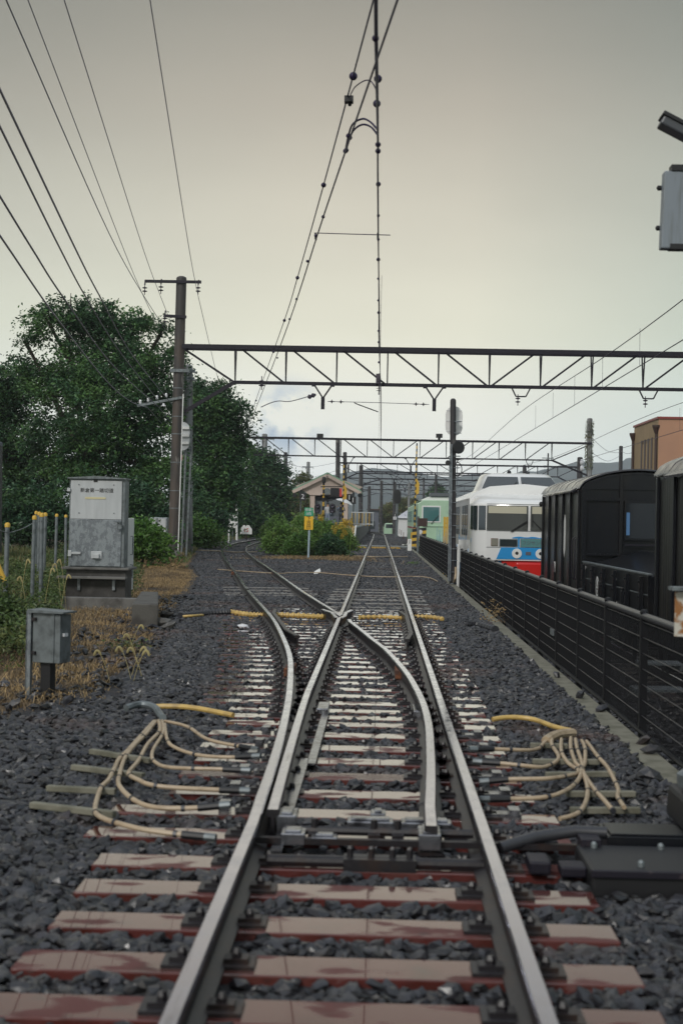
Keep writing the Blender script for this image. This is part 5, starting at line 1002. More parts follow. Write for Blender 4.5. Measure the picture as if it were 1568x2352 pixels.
# ------------------------------------------------------------------ big cabinet on the left
cb = thing('crossing_cabinet', (-5.1, 26, 0), 'large grey galvanised equipment cabinet with white name panel on a concrete plinth', 'cabinet')
a = P(161, 1099, 26); c_ = P(285, 1304, 26); x0, x1, z1, z0 = a.x, c_.x, a.z, c_.z
b = MB(); b.box(x0, x1, 26.0, 26.38, z0, z1); b.build('case', 'galvd', cb, bevel=.01)
b = MB(); b.prism([(x0-.03, z1), (x1+.03, z1), (x1+.03, z1+.02), ((x0+x1)/2, z1+.055), (x0-.03, z1+.02)], 25.93, 26.42); b.build('lid', 'galvd', cb)
zm = P(225, 1193, 26).z
b = MB(); b.box(x0+.03, x1-.06, 25.975, 25.998, z0+.02, zm-.004); dr = b.build('door', 'galv', cb, bevel=.004)
b = MB(); b.box(x0+.03, x1-.06, 25.972, 25.998, zm+.004, z1-.03); pn = b.build('name_panel', 'panel', cb, bevel=.004)
text('新倉第一踏切道', .088, ((x0+x1)/2-.02+.015, 25.968, P(225, 1127, 26).z), 'black', pn)
b = MB(); e = P(218, 1144, 26); b.box(e.x-.19+.02, e.x+.19+.02, 25.964, 25.971, e.z-.018, e.z+.018); b.build('yellow_strip', mat('pale_yellow_strip', (.62, .56, .33), .5), pn)
b = MB(); e = P(221, 1104.5, 26); b.box(e.x-.035, e.x+.035, 25.964, 25.972, e.z-.022, e.z+.022); b.build('vent_slot', 'black', pn)
for (ex, ey) in ((182, 1113), (262, 1114), (182, 1178), (262, 1179)):
    b = MB(); b.lathe([(0, 0), (.012, 0), (.01, .01), (0, .01)], P(ex, ey, 25.971), 10, (0, -1, 0)); b.build('screw', 'galvd', pn)
b = MB(); e = P(272, 1199, 25.97); b.tube([e, e+Vector((0, -.05, 0)), e+Vector((.05, -.06, -.01)), e+Vector((.05, -.06, -.08))], .018, 8); b.box(e.x+.02, e.x+.08, 25.88, 25.94, e.z-.13, e.z-.05); b.tube([e+Vector((0, -.05, 0)), e+Vector((0, -.05, -.15))], .007, 6); b.build('handle', 'galvd', dr, smooth=True)
b = MB(); e = P(222, 1276, 25.97); b.box(e.x-.10, e.x+.10, 25.955, 25.974, e.z-.06, e.z+.08); b.box(e.x-.06, e.x+.06, 25.90, 25.956, e.z-.05, e.z+.03); b.build('louvre_box', 'panel', dr, bevel=.008)
b = MB(); e = P(165, 1270, 25.97); b.box(e.x-.05, e.x+.17, 25.94, 25.974, e.z-.02, e.z+.02); b.box(e.x-.06, e.x+.0, 25.93, 26.0, e.z-.06, e.z+.05); b.build('hinge', 'panel', dr, bevel=.004)
b = MB(); e = P(163, 1125, 25.97); b.box(e.x-.06, e.x+.0, 25.93, 26.0, e.z-.03, e.z+.03); b.build('hinge', 'panel', cb, bevel=.004)
b = MB(); b.box(x0-.10, x1+.12, 25.85, 26.7, z0-.045, z0-.0); b.build('top_plate', 'concrete', cb, bevel=.012)
b = MB(); b.box(x0-.02, x1+.04, 25.95, 26.6, .12, z0-.045); b.build('plinth', mat('dark_wet_concrete', (.05, .047, .045), .6, noise=[(5, (.09, .085, .08), .5, .7)]), cb)
zs = P(225, 1325, 26).z; b = MB(); b.box(x0-.16, x1+.08, 25.72, 25.94, zs-.03, zs+.015); b.build('shelf', 'concrete', cb, bevel=.008)
for px in (182, 262):
    b = MB(); e = P(px, 1338, 25.93); b.box(e.x-.025, e.x+.025, 25.90, 25.945, e.z-.14, e.z+.08); b.build('bracket', 'galv', cb)
sd = thing('rear_cabinet', (P(297, 1200, 28).x, 28.2, 0), 'narrow white cabinet standing directly behind the large grey one', 'cabinet')
xa, xb = P(285, 1190, 27.6).x, P(303, 1190, 27.6).x; b = MB(); b.box(xa-.5, xb, 27.2, 27.9, .2, P(300, 1190, 27.6).z); b.build('case', 'white', sd, bevel=.01); b = MB(); b.tube([(xb+.01, 27.5, .9), (xb+.05, 27.5, .9), (xb+.05, 27.5, 1.25), (xb+.01, 27.5, 1.25)], .012, 6); b.tube([(xb+.01, 27.5, .45), (xb+.05, 27.5, .45), (xb+.05, 27.5, .7), (xb+.01, 27.5, .7)], .012, 6); b.build('handle', 'galvd', sd)
cf = thing('concrete_kerb_blocks', (-4.3, 24, 0), 'angled concrete footing blocks in front of the grey cabinet', 'concrete block')
e0 = G(200, 1398, 0); e1 = G(303, 1400, 0); b = MB(); b.box(x0+.06, P(330, 1370, 25.1).x, 25.0, 25.25, -.15, .19); b.build('cross_block', 'concrete', cf, bevel=.015)
b = MB(); xx0 = P(303, 1400, 21.4).x; xx1 = P(364, 1400, 21.4).x; b.prism([(xx0, 21.4), (xx1, 21.4), (P(364, 1370, 25).x, 25), (P(324, 1370, 25).x, 25)], -.2, .32, 'z'); b.build('long_block', 'footc', cf, bevel=.02)
rb_ = [((372, 1432), .3), ((380, 1415), .22), ((390, 1440), .2)]
for k, ((px, py), s) in enumerate(rb_):
    q = G(px, py, .02); tag(stonemesh('concrete_rubble', np.array([q.x]), np.array([q.y]), np.array([.04]), np.array([s]), 'concrete', 40+k), 'broken concrete lump beside the footing blocks', 'rubble', 'concrete lumps by the footing')
# small box
sx_ = thing('terminal_box', (-3.0, 13.1, 0), 'small weathered grey terminal box on a steel post in the straw', 'terminal box', rz=R_(-16))
b = MB(); b.box(-.16, .06, -.09, .12, .275, .735); b.build('case', 'galvd', sx_, bevel=.006)
b = MB(); b.box(.062, .12, -.085, .12, .275, .72); b.build('door', 'galvd', sx_, bevel=.004)
b = MB(); b.prism([(-.20, .735), (.17, .735), (.17, .75), (-.20, .765)], -.13, .14); b.build('lid', 'galvd', sx_)
b = MB(); b.box(-.225, -.175, -.10, -.06, -.2, .75); b.box(-.225, -.21, -.10, -.02, -.2, .75); b.build('post', 'galv', sx_)
b = MB(); b.box(-.10, .0, -.04, .06, -.2, .275); b.build('pedestal', 'black', sx_)
b = MB(); b.box(.12, .14, -.04, .03, .52, .55); b.build('latch', 'porc', sx_)
for z in (.35, .66):
    b = MB(); b.box(-.165, -.12, -.105, -.09, z, z+.03); b.lathe([(.012, 0), (.012, .02)], (-.13, -.105, z+.015), 8, (0, -1, 0)); b.build('hinge', 'rail', sx_)
# yellow capped posts
caps = [(18, 1205, 22, 5.6), (80, 1188, 24.5, 4.6), (97, 1182, 25, 4.8), (91, 1179, 28, 3.8), (105, 1181, 28, 4.2), (84, 1177, 31, 3.4), (131, 1183, 34, 3.4), (152, 1185, 37, 3.2)]
nm = ['leftmost and nearest', 'standing left of the cluster', 'tallest in the cluster', 'inside the cluster, half hidden', 'right side of the cluster', 'back of the cluster', 'right of the cluster by the cabinet', 'closest to the grey cabinet']
tops = []
for (px, py, Y, w), lb in zip(caps, nm):
    q = P(px, py, Y); r_ = w*m_px(Y); t = thing('capped_post', (q.x, Y, 0), 'grey steel tube post with yellow cap, '+lb, 'post', 'yellow capped posts in the grass'); b = MB(); b.tube([(q.x+.02*math.sin(px), Y, -.2), (q.x, Y, q.z)], r_, 14); b.build('tube', 'galvd', t, smooth=True)
    b = MB(); b.lathe([(r_*1.15, -.04), (r_*1.15, .01), (r_*.7, .03), (0, .035)], q, 14); b.build('cap', 'yellow', t, smooth=True); tops.append(q)
wire('barbed_wire', [P(-10, 1212, 21), P(18, 1223, 22), P(50, 1215, 23), P(80, 1200, 24.5), P(97, 1196, 25)], .006, 'galv', 'pale green wire strung between the yellow capped posts', 'wire')
q = P(6, 1320, 19); t = thing('yellow_guy_guard', (q.x, 19, 0), 'yellow guy wire guard leaning at the left picture edge', 'guard'); b = MB(); b.tube([P(12, 1335, 19), P(-12, 1280, 19)], .035, 10); b.build('tube', 'yellow', t, smooth=True)
# items on the right edge close to the camera
q = P(1560, 1400, 9.0); t = thing('rusty_sign_plate', (q.x, 9, -.1), 'rust blotched white plate cut by the right edge, in front of the fence', 'sign')
b = MB(); b.box(q.x-.03, q.x+.25, 9.0, 9.02, P(1560, 1462, 9).z, P(1560, 1360, 9).z); b.build('plate', mat('rust_blotched_white', (.55, .52, .45), .6, noise=[(11, (.30, .13, .04), .47, .56)]), t); b = MB(); b.box(q.x-.06, q.x+.25, 8.93, 9.08, P(1560, 1356, 9).z, P(1560, 1348, 9).z); b.box(q.x+.1, q.x+.14, 9.02, 9.06, -.1, P(1560, 1356, 9).z); b.build('bracket', 'galvd', t)
Yr = 10.; t = thing('hanging_box', (P(1545, 480, Yr).x, Yr, P(1545, 480, Yr).z), 'pale grey equipment box held by dark clamps at the upper right edge', 'equipment box')
A = P(1518, 570, Yr); B = P(1640, 393, Yr); b = MB(); b.prism([(A.x+.012, B.z), (B.x, B.z), (B.x, A.z), (A.x-.002, A.z), (A.x-.002, A.z+.02)], Yr, Yr+.1); b.build('case', mat('blue_grey_case', (.22, .25, .28), .5, noise=[(6, (.17, .19, .20), .5, .7, (6, 6, .5))]), t, bevel=.01)
for py in (432, 524):
    b = MB(); b.lathe([(0, 0), (.018, 0), (.018, .03), (0, .04)], P(1519-(py-432)*.03, py, Yr+.1), 12, (-1, 0, 0)); b.build('bolt', 'black', t)
e = P(1541, 385, Yr)
for q in ((P(1541, 392, Yr).z, P(1541, 378, Yr).z), (P(1541, 572, Yr).z, P(1541, 560, Yr).z)):
    b = MB(); b.box(e.x, e.x+.35, Yr-.01, Yr+.09, *q); b.build('clamp', 'black', t)
t = thing('lamp_housing', (P(1530, 290, Yr).x, Yr, P(1530, 290, Yr).z), 'dark slanted lamp housing above the grey box at the upper right edge', 'lamp')
a = P(1516, 275, Yr); c_ = P(1640, 340, Yr); b = MB(); b.bar(a+Vector((0, 0, -.012)), c_+Vector((0, 0, -.012)), .16, .07); b.build('housing', mat('dark_grey_housing', (.07, .075, .085), .4), t, bevel=.012); b = MB(); b.bar(a+Vector((.003, 0, .03)), c_+Vector((0, 0, .03)), .19, .03); b.build('hood', 'black', t, bevel=.006)
rpz = thing('equipment_mast', (P(1690, 900, Yr).x, Yr+.5, -.2), 'steel mast just outside the right edge carrying the lamp and the grey box', 'mast'); b = MB(); x = P(1690, 900, Yr).x; b.tube([(x, Yr+.5, -.3), (x, Yr+.5, 4.8)], .08, 12); b.bar((x, Yr+.5, 4.2), (x-.35, Yr+.2, 4.1), .05); b.build('shaft', 'galvd', rpz)
# ------------------------------------------------------------------ buildings
ob_ = thing('orange_building', (15.5, 80, -.8), 'orange rendered building with narrow tall windows at the right edge', 'building')
A = P(1512, 962, 80); B = P(1456, 982, 87.6); X0 = A.x; ztop = (A.z+B.z)/2
b = MB(); b.box(X0, X0+16, 80, 87.6, -1, ztop); b.build('walls', 'orange', ob_); b = MB(); b.box(X0-.02, X0, 80.02, 87.58, -1, ztop-.04); b.build('side_wall', 'tan', ob_)
b = MB(); b.box(X0-.08, X0+16.1, 79.92, 87.7, ztop, ztop+.12); b.build('parapet', 'red' if 0 else mat('red_brown_parapet', (.25, .05, .04), .5), ob_)
for k in range(4):
    yy = 81.6+k*1.05; b = MB(); b.box(X0-.05, X0-.02, yy, yy+.42, .5, P(1490, 1008, 83).z); b.build('window', 'darkbrown', ob_)
for yy in (80.1, 87.4):
    b = MB(); b.tube([(X0-.12, yy, -.5), (X0-.12, yy, ztop-.8)], .08, 8); b.lathe([(.08, 0), (.22, .4), (.22, .5)], (X0-.12, yy, ztop-.85), 8); b.build('downpipe', 'darkbrown', ob_)
text('STATION STUDIO', .32, (X0-.03, 83.8, ztop-1.1), 'darkbrown', ob_, rot=(R_(90), 0, R_(-90)))
sh2 = thing('slate_house', (P(858, 1203, 260).x, 260, 0), 'dark slate blue house beyond the platform end', 'house'); a = P(846, 1172, 260); c_ = P(870, 1172, 260); b = MB(); b.box(a.x, c_.x, 260, 268, -1, a.z); b.build('walls', 'slate', sh2); b = MB(); b.box(a.x-.3, c_.x+.3, 259.6, 268.4, a.z, a.z+.25); b.build('roof', 'darkbrown', sh2)
b = MB(); b.box(a.x+.4, a.x+1.2, 259.9, 260, 0.2, 1.6); b.build('window', 'glass', sh2)
wh = thing('white_house', (P(935, 1203, 230).x, 230, 0), 'house with pale grey pitched roof behind the far signal', 'house'); a = P(915, 1187, 230); c_ = P(960, 1170, 230); b = MB(); b.box(a.x, c_.x, 230, 240, -1, a.z); b.build('walls', 'mortar', wh)
b = MB(); b.add([(a.x-.4, 229.6, a.z-.2), (c_.x+.4, 229.6, a.z-.2), (c_.x+.4, 236, c_.z), (a.x+1.6, 236, c_.z), (a.x-.4, 242, a.z-.2), (c_.x+.4, 242, a.z-.2)], [(0, 1, 2, 3), (3, 2, 5, 4), (0, 3, 4), (1, 5, 2)]); b.build('roof', 'paleroof', wh)
for k in range(5):
    b = MB(); b.bar((a.x+1+k*.6, 231, a.z+.35), (a.x+1.15+k*.6, 231, a.z+.25), .06); b.build('snow_guard', 'black', wh)
dk = thing('dark_shed', (P(-20, 1150, 42).x, 42, 0), 'dark shed corner at the left edge behind the grass', 'shed'); b = MB(); a = P(3, 965, 42); b.prism([(a.x-3, -.1), (P(7, 1180, 44).x, -.1), (P(7, 1010, 44).x, P(11, 1010, 42).z), (a.x-2, P(11, 960, 42).z), (a.x-3, P(0, 940, 42).z)], 42, 44); b.build('walls', 'black', dk)
b = MB(); b.prism([(P(9, 1015, 44).x, P(14, 1018, 42).z), (P(9, 1015, 44).x, P(14, 1010, 42).z), (a.x-3, P(-20, 925, 42).z), (a.x-3, P(-20, 935, 42).z)], 41.8, 43.9); b.build('roof', 'slate', dk)
ca = thing('parked_van', (P(895, 1210, 190).x, 190, -.2), 'small pale van parked beyond the curve', 'van'); q = P(895, 1209, 190)
b = MB(); b.prism([(q.x-.8, -.1), (q.x+.8, -.1), (q.x+.8, .7), (q.x+.6, 1.4), (q.x-.6, 1.4), (q.x-.8, .7)], 190, 193.5); b.build('body', 'mint', ca, bevel=.1); b = MB(); b.box(q.x-.55, q.x+.55, 189.97, 190, .75, 1.25); b.build('windscreen', 'glass', ca)
for s in (-1, 1):
    b = MB(); b.lathe([(0, 0), (.3, 0), (.3, .2), (0, .2)], (q.x+s*.6, 190.8, -.1), 14, (s, 0, 0)); b.build('wheel', 'black', ca)
# far signal
fs2 = thing('far_signal', (P(911, 1208, 150).x, 150, 0), 'far colour light signal with black oval head and numbered plates', 'signal'); q = P(912, 1141, 150)
b = MB(); b.tube([(P(910, 1208, 150).x, 150, -.5), (q.x, 150, q.z)], .13, 10); b.build('mast', 'galvd', fs2); b = MB(); oval(b, q, .78, 1.45, 149.75, 149.85); h = b.build('head', 'black', fs2)
for z in (.35, 0, -.35):
    b = MB(); b.lathe([(.12, 0), (.15, .14), (.12, .14)], q+Vector((0, -.25, z)), 14, (0, -1, 0)); b.build('lamp_hood', 'black', h)
for k, z in enumerate((1183, 1190)):
    e = P(906.5, z, 149.8); b = MB(); b.box(e.x-.17, e.x+.17, 149.75, 149.8, e.z-.16, e.z+.16); pl_ = b.build('number_plate', 'porc' if k else 'black', fs2); text('4', .3, (e.x, 149.74, e.z), 'black' if k else 'porc', pl_)
# ------------------------------------------------------------------ vegetation
def leaves(C, n, size, g, droop=.5, asp=.5):
    """C: (N,3) leaf centres -> verts, faces of folded leaf quads"""
    N_ = len(C); a = g.random(N_)*6.283; el = (g.random(N_)-.62)*1.7
    dx = np.stack([np.cos(a)*np.cos(el), np.sin(a)*np.cos(el), np.sin(el)], 1)
    rn = g.normal(size=(N_, 3)); rn[:, 2] += 1.0; s = np.cross(dx, rn); s /= np.linalg.norm(s, axis=1)[:, None]+1e-6
    sz = size*(.65+.7*g.random(N_))[:, None]; nn = np.cross(s, dx)*sz*.12
    v0 = C-dx*sz*.5; v2 = C+dx*sz*.5; v1 = C+s*sz*asp*.5+nn; v3 = C-s*sz*asp*.5+nn
    V = np.stack([v0, v1, v2, v3], 1).reshape(-1, 3); Fc = np.arange(4*N_).reshape(-1, 4); return V, Fc
def tree(name, blobs, Y, nclump, perclump, size, m, label, trunk, cat_='tree', group=None, depth=1., crad=.55, base=0., seed=0, thick=.22):
    g = np.random.default_rng(seed+100); cen = []; rd = []
    for (px, py, pr) in blobs:
        c = P(px, py, Y); cen.append((c.x, Y+(g.random()-.5)*pr*m_px(Y)*depth, c.z)); rd.append(pr*m_px(Y))
    cen = np.array(cen); rd = np.array(rd); w = rd**2/np.sum(rd**2); k = g.choice(len(rd), nclump, p=w)
    dv = g.normal(size=(nclump, 3)); dv /= np.linalg.norm(dv, axis=1)[:, None]; rad = g.random(nclump)**.38*.93; dv *= rad[:, None]; dv[:, 2] *= .92; dv[:, 1] *= depth
    cc = cen[k]+dv*rd[k][:, None]; cc = cc[cc[:, 2] > base+.15]
    nc = len(cc); crr = crad*(.5+.8*g.random(nc)); off = g.normal(size=(nc, perclump, 3))*np.array([.55, .55, .26])
    off[..., 2] -= .35*(off[..., 0]**2+off[..., 1]**2)
    C = (cc[:, None]+off*crr[:, None, None]).reshape(-1, 3); C = C[C[:, 2] > base-.02]
    # loose sprigs
    ns = nclump//3; kk = g.choice(len(rd), ns, p=w); dv = g.normal(size=(ns, 3)); dv[:, 2] = np.abs(dv[:, 2])*.8; dv /= np.linalg.norm(dv, axis=1)[:, None]
    tt = np.linspace(.88, 1.2, 20)[None, :, None]; Cs = (cen[kk][:, None]+dv[:, None]*rd[kk][:, None, None]*tt+g.normal(size=(ns, 20, 3))*size*.5).reshape(-1, 3); Cs = Cs[Cs[:, 2] > base]
    C = np.concatenate([C, Cs]); tp = P(trunk[0], trunk[1], Y); bt = Vector((P(trunk[2] if len(trunk) > 2 else trunk[0], 1200, Y).x, Y, base-.15))
    root = thing(name, bt, label, cat_, group); V, Fc = leaves(C, 0, size, g); npmesh('crown' if cat_ == 'tree' else 'foliage', V, Fc, m, root, tuple(bt))
    b = MB(); th = thick; b.tube([bt, bt.lerp(tp, .5)+Vector((.1, .1, 0)), tp], [th, th*.75, th*.35], 10)
    for i in g.choice(len(rd), min(9, len(rd)), replace=False):
        f = .35+.5*g.random(); s = bt.lerp(tp, f); e = Vector(cen[i]); mdp = s.lerp(e, .5)+Vector((0, 0, -.1*rd[i])); b.tube([s, mdp, e], [th*.45, th*.3, th*.1], 7)
        for _ in range(3):
            e2 = e+Vector(g.normal(size=3))*rd[i]*.45; b.tube([mdp.lerp(e, .6), e2], [th*.16, th*.04], 5)
    b.build('trunk' if cat_ == 'tree' else 'stem', 'bark', root); return root
V, Fc = leaves(vine_pts, 0, .14, np.random.default_rng(4)); npmesh('vine', V, Fc, 'leaf3', p2r, tuple(p2r.location))
tg = 'trees along the left side of the tracks'
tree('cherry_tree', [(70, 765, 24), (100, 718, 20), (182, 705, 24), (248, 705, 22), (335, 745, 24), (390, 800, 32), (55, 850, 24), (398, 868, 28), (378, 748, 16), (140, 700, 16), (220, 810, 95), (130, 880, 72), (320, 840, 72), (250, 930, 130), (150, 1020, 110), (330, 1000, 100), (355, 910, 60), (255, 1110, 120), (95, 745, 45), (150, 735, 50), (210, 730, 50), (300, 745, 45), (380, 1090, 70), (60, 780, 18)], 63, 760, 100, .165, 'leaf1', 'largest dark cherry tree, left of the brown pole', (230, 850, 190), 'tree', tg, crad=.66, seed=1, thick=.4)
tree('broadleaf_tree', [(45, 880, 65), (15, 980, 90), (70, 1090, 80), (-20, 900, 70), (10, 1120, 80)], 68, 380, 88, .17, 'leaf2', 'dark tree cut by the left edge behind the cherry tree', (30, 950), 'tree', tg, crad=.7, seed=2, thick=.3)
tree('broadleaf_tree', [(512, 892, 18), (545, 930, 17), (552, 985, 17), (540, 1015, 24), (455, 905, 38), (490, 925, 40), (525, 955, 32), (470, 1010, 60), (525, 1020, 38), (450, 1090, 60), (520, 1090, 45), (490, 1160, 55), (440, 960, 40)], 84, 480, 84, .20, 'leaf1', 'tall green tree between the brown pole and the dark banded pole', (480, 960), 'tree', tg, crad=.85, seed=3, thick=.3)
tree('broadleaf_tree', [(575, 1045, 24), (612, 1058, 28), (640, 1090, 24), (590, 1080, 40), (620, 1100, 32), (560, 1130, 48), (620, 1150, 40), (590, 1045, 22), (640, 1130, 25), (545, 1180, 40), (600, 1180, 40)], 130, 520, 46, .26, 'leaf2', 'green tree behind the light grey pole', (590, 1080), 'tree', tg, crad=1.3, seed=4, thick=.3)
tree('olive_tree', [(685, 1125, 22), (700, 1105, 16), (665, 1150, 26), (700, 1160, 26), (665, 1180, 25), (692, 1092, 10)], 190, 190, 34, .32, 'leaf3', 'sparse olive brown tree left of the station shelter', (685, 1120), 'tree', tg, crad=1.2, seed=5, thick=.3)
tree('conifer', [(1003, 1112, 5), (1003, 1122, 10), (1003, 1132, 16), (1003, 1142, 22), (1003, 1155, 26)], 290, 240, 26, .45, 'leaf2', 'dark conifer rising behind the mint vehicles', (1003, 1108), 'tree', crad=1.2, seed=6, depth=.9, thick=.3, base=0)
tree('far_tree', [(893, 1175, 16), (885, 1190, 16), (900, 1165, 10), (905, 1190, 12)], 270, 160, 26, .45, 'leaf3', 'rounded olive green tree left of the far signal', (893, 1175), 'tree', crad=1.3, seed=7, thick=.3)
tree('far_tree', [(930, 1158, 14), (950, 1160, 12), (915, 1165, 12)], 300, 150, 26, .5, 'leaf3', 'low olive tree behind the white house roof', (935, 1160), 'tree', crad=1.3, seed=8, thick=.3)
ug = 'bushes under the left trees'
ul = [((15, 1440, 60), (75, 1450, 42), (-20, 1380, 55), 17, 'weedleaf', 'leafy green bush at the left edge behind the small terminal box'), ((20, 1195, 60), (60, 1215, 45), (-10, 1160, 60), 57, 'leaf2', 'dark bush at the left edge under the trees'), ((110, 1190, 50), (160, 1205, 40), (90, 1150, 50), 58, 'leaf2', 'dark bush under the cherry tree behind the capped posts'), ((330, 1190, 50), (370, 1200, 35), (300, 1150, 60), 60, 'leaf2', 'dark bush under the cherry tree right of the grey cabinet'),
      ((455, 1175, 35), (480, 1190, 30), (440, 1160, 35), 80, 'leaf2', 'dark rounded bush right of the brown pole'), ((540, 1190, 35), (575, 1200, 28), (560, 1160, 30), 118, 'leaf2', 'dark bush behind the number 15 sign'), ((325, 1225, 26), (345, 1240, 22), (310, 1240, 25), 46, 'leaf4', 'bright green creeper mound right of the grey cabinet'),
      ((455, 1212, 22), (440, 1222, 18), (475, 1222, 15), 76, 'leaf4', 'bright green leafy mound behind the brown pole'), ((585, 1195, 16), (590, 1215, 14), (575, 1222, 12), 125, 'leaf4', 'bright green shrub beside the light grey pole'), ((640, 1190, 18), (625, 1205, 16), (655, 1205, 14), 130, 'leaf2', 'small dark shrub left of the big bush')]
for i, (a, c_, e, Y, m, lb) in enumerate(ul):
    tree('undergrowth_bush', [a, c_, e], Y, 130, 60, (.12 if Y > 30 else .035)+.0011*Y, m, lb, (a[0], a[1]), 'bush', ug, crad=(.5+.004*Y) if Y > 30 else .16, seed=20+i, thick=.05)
for (px, py, Y, r_, lb, m) in ((650, 1240, 66, 40, 'left lobe of the hedge behind the station sign', 'bushleaf'), (700, 1225, 68, 45, 'tall middle bush behind the station sign', 'bushleaf'), (745, 1230, 67, 42, 'bush right of the station sign', 'bushleaf'), (783, 1238, 66, 26, 'small bush at the right end of the hedge', 'bushleaf'), (635, 1215, 72, 28, 'bush at the back left of the hedge', 'bushleaf'), (690, 1255, 64, 30, 'low bush right behind the sign post', 'leaf4'), (760, 1256, 64, 28, 'low bush at the front right of the hedge', 'leaf1')):
    tree('island_bush', [(px, py, r_), (px-r_*.5, py+8, r_*.7), (px+r_*.5, py+8, r_*.7), (px, py-r_*.5, r_*.5)], Y, 170, 60, .11, m, lb, (px, py), 'bush', 'bushes of the island between the tracks', crad=.33, seed=40+int(px), thick=.03)
for k in range(26):
    g = np.random.default_rng(300+k); px = (762+g.random()*44) if k < 13 else (722+g.random()*18); py = 1205+g.random()*30 if k < 13 else 1182+g.random()*12
    if k >= 17: px = 785+g.random()*22; py = 1195+g.random()*12
    Y = 63.5+g.random()*2; q = P(px, py, Y); t = thing('goldenrod', (q.x, Y, 0), 'tall goldenrod with yellow flower plumes growing on the island bushes', 'plant', 'goldenrods on the island'); b = MB(); b.tube([(q.x-.05, Y, 0), (q.x, Y, q.z*.6), q], .008, 5); b.build('stalk', 'bushleaf', t)
    C = np.array(q)+g.normal(size=(60, 3)).clip(-1.3, 1.3)*np.array([.05, .05, .08])+np.array([0, 0, .02]); V, Fc = leaves(C, 0, .055, g, asp=.8); npmesh('flower_head', V, Fc, 'goldflower', t, tuple(t.location))
def blades(n, fpos, hmin, hmax, w, g, lean=.5):
    x, y = fpos(n, g); z = np.array([soilz(a, c) if a < -2.2 else -.03 for a, c in zip(x, y)]); h = hmin+(hmax-hmin)*g.random(len(x))**1.5; a = g.random(len(x))*6.283; ln = lean*h*g.random(len(x))
    b0 = np.stack([x-w/2*np.sin(a), y+w/2*np.cos(a), z], 1); b1 = np.stack([x+w/2*np.sin(a), y-w/2*np.cos(a), z], 1)
    mx = np.stack([x+ln*.35*np.cos(a), y+ln*.35*np.sin(a), z+h*.6], 1); tp = np.stack([x+ln*np.cos(a), y+ln*np.sin(a), z+h*(1-.3*lean)], 1); wv = np.stack([-w/2.5*np.sin(a), w/2.5*np.cos(a), 0*a], 1)
    V = np.stack([b0, b1, mx-wv, mx+wv, tp], 1); m_ = len(x); V = V.reshape(-1, 3); i = 5*np.arange(m_)[:, None]
    Fc = np.concatenate([i+np.array([[0, 1, 2]]), i+np.array([[0, 2, 3]]), i+np.array([[3, 2, 4]])]); return V, Fc
g = np.random.default_rng(77)
def pos_green(n, g):
    y = 13+g.random(n)**.8*40; x = np.array([ledge(v) for v in y])-1.9-g.random(n)*6; k = (x > -y*.29) & (x < -2.9-.02*(y-13)) & ((x < -.215*y) | (y > 29)) & ((np.sin(x*1.3+y*.7)+np.sin(y*1.9) > -.9)); k &= ~((np.abs(x+5.) < 1.2) & (y > 22) & (y < 29)); return x[k], y[k]
V, Fc = blades(52000, pos_green, .12, .55, .012, g, .8); tag(npmesh('tall_grass', V, Fc, 'grass'), 'green grass on the left bank', kind='stuff')
def pos_dry(n, g):
    y = 7.5+g.random(n)**.9*60; x = np.array([ledge(v) for v in y])-.12-np.abs(g.normal(size=n))*1.15; k = (np.sin(x*2.3+y*1.1)+np.sin(y*2.7-x) > -.75-.02*y); k &= ~((np.abs(x+5.) < .7) & (y > 25.5) & (y < 27)); return x[k], y[k]
V, Fc = blades(62000, pos_dry, .03, .15, .009, g, 2.4); tag(npmesh('dry_grass', V, Fc, 'dry'), 'straw coloured dry grass along the ballast edge', kind='stuff')
def pos_isl(n, g): x = -3.1+g.normal(size=n)*1.15; y = 58.5+g.random(n)*5-.25*(x+3.1)**2; return x, y
V, Fc = blades(9000, pos_isl, .05, .3, .016, g, 1.5); tag(npmesh('dry_grass', V, Fc, 'dry'), 'straw coloured dry grass around the station sign post', kind='stuff')
def pos_far(n, g): y = 52+g.random(n)*90; x = np.array([ledge(v) for v in y])-.2-g.random(n)*6; return x, y
V, Fc = blades(30000, pos_far, .1, .45, .03, g, .9); tag(npmesh('bank_grass', V, Fc, 'grass'), 'green grass below the far left trees', kind='stuff')
# leafy weeds at the left edge
def weeds(name, n, fy, fx, zmax, size, m, label, seed):
    g = np.random.default_rng(seed); y = fy(g.random(n)); x = fx(y, g.random(n)); hmul = .35+.65*(np.sin(x*2.1+y)*.5+.5); z = np.array([max(0, soilz(a, c)) for a, c in zip(x, y)])+zmax*hmul*g.random(n)**.7
    kk_ = (x < -.222*y) | (y > 27.2) | (name != 'weeds') | (x < -6.3)
    V, Fc = leaves(np.stack([x, y, z], 1)[kk_], 0, size, g, asp=.45); tag(npmesh(name, V, Fc, m), label, kind='stuff')
weeds('weeds', 42000, lambda u_: 14.5+u_*18, lambda y, u_: -3.55-.10*(y-14.5)-u_*3.2, .62, .06, 'weedleaf', 'leafy green weeds covering the left bank', 5)
weeds('weeds', 14000, lambda u_: 30+u_*26, lambda y, u_: np.interp(y, _yy, _xx)-3.0-u_*3, .6, .08, 'weedleaf', 'leafy green weeds right of the grey cabinet', 6)
weeds('rusty_weeds', 6000, lambda u_: 44+u_*22, lambda y, u_: np.interp(y, _yy, _xx)-1.6-u_*1.8, .28, .07, 'dry', 'rust brown low weeds around the brown pole', 8)
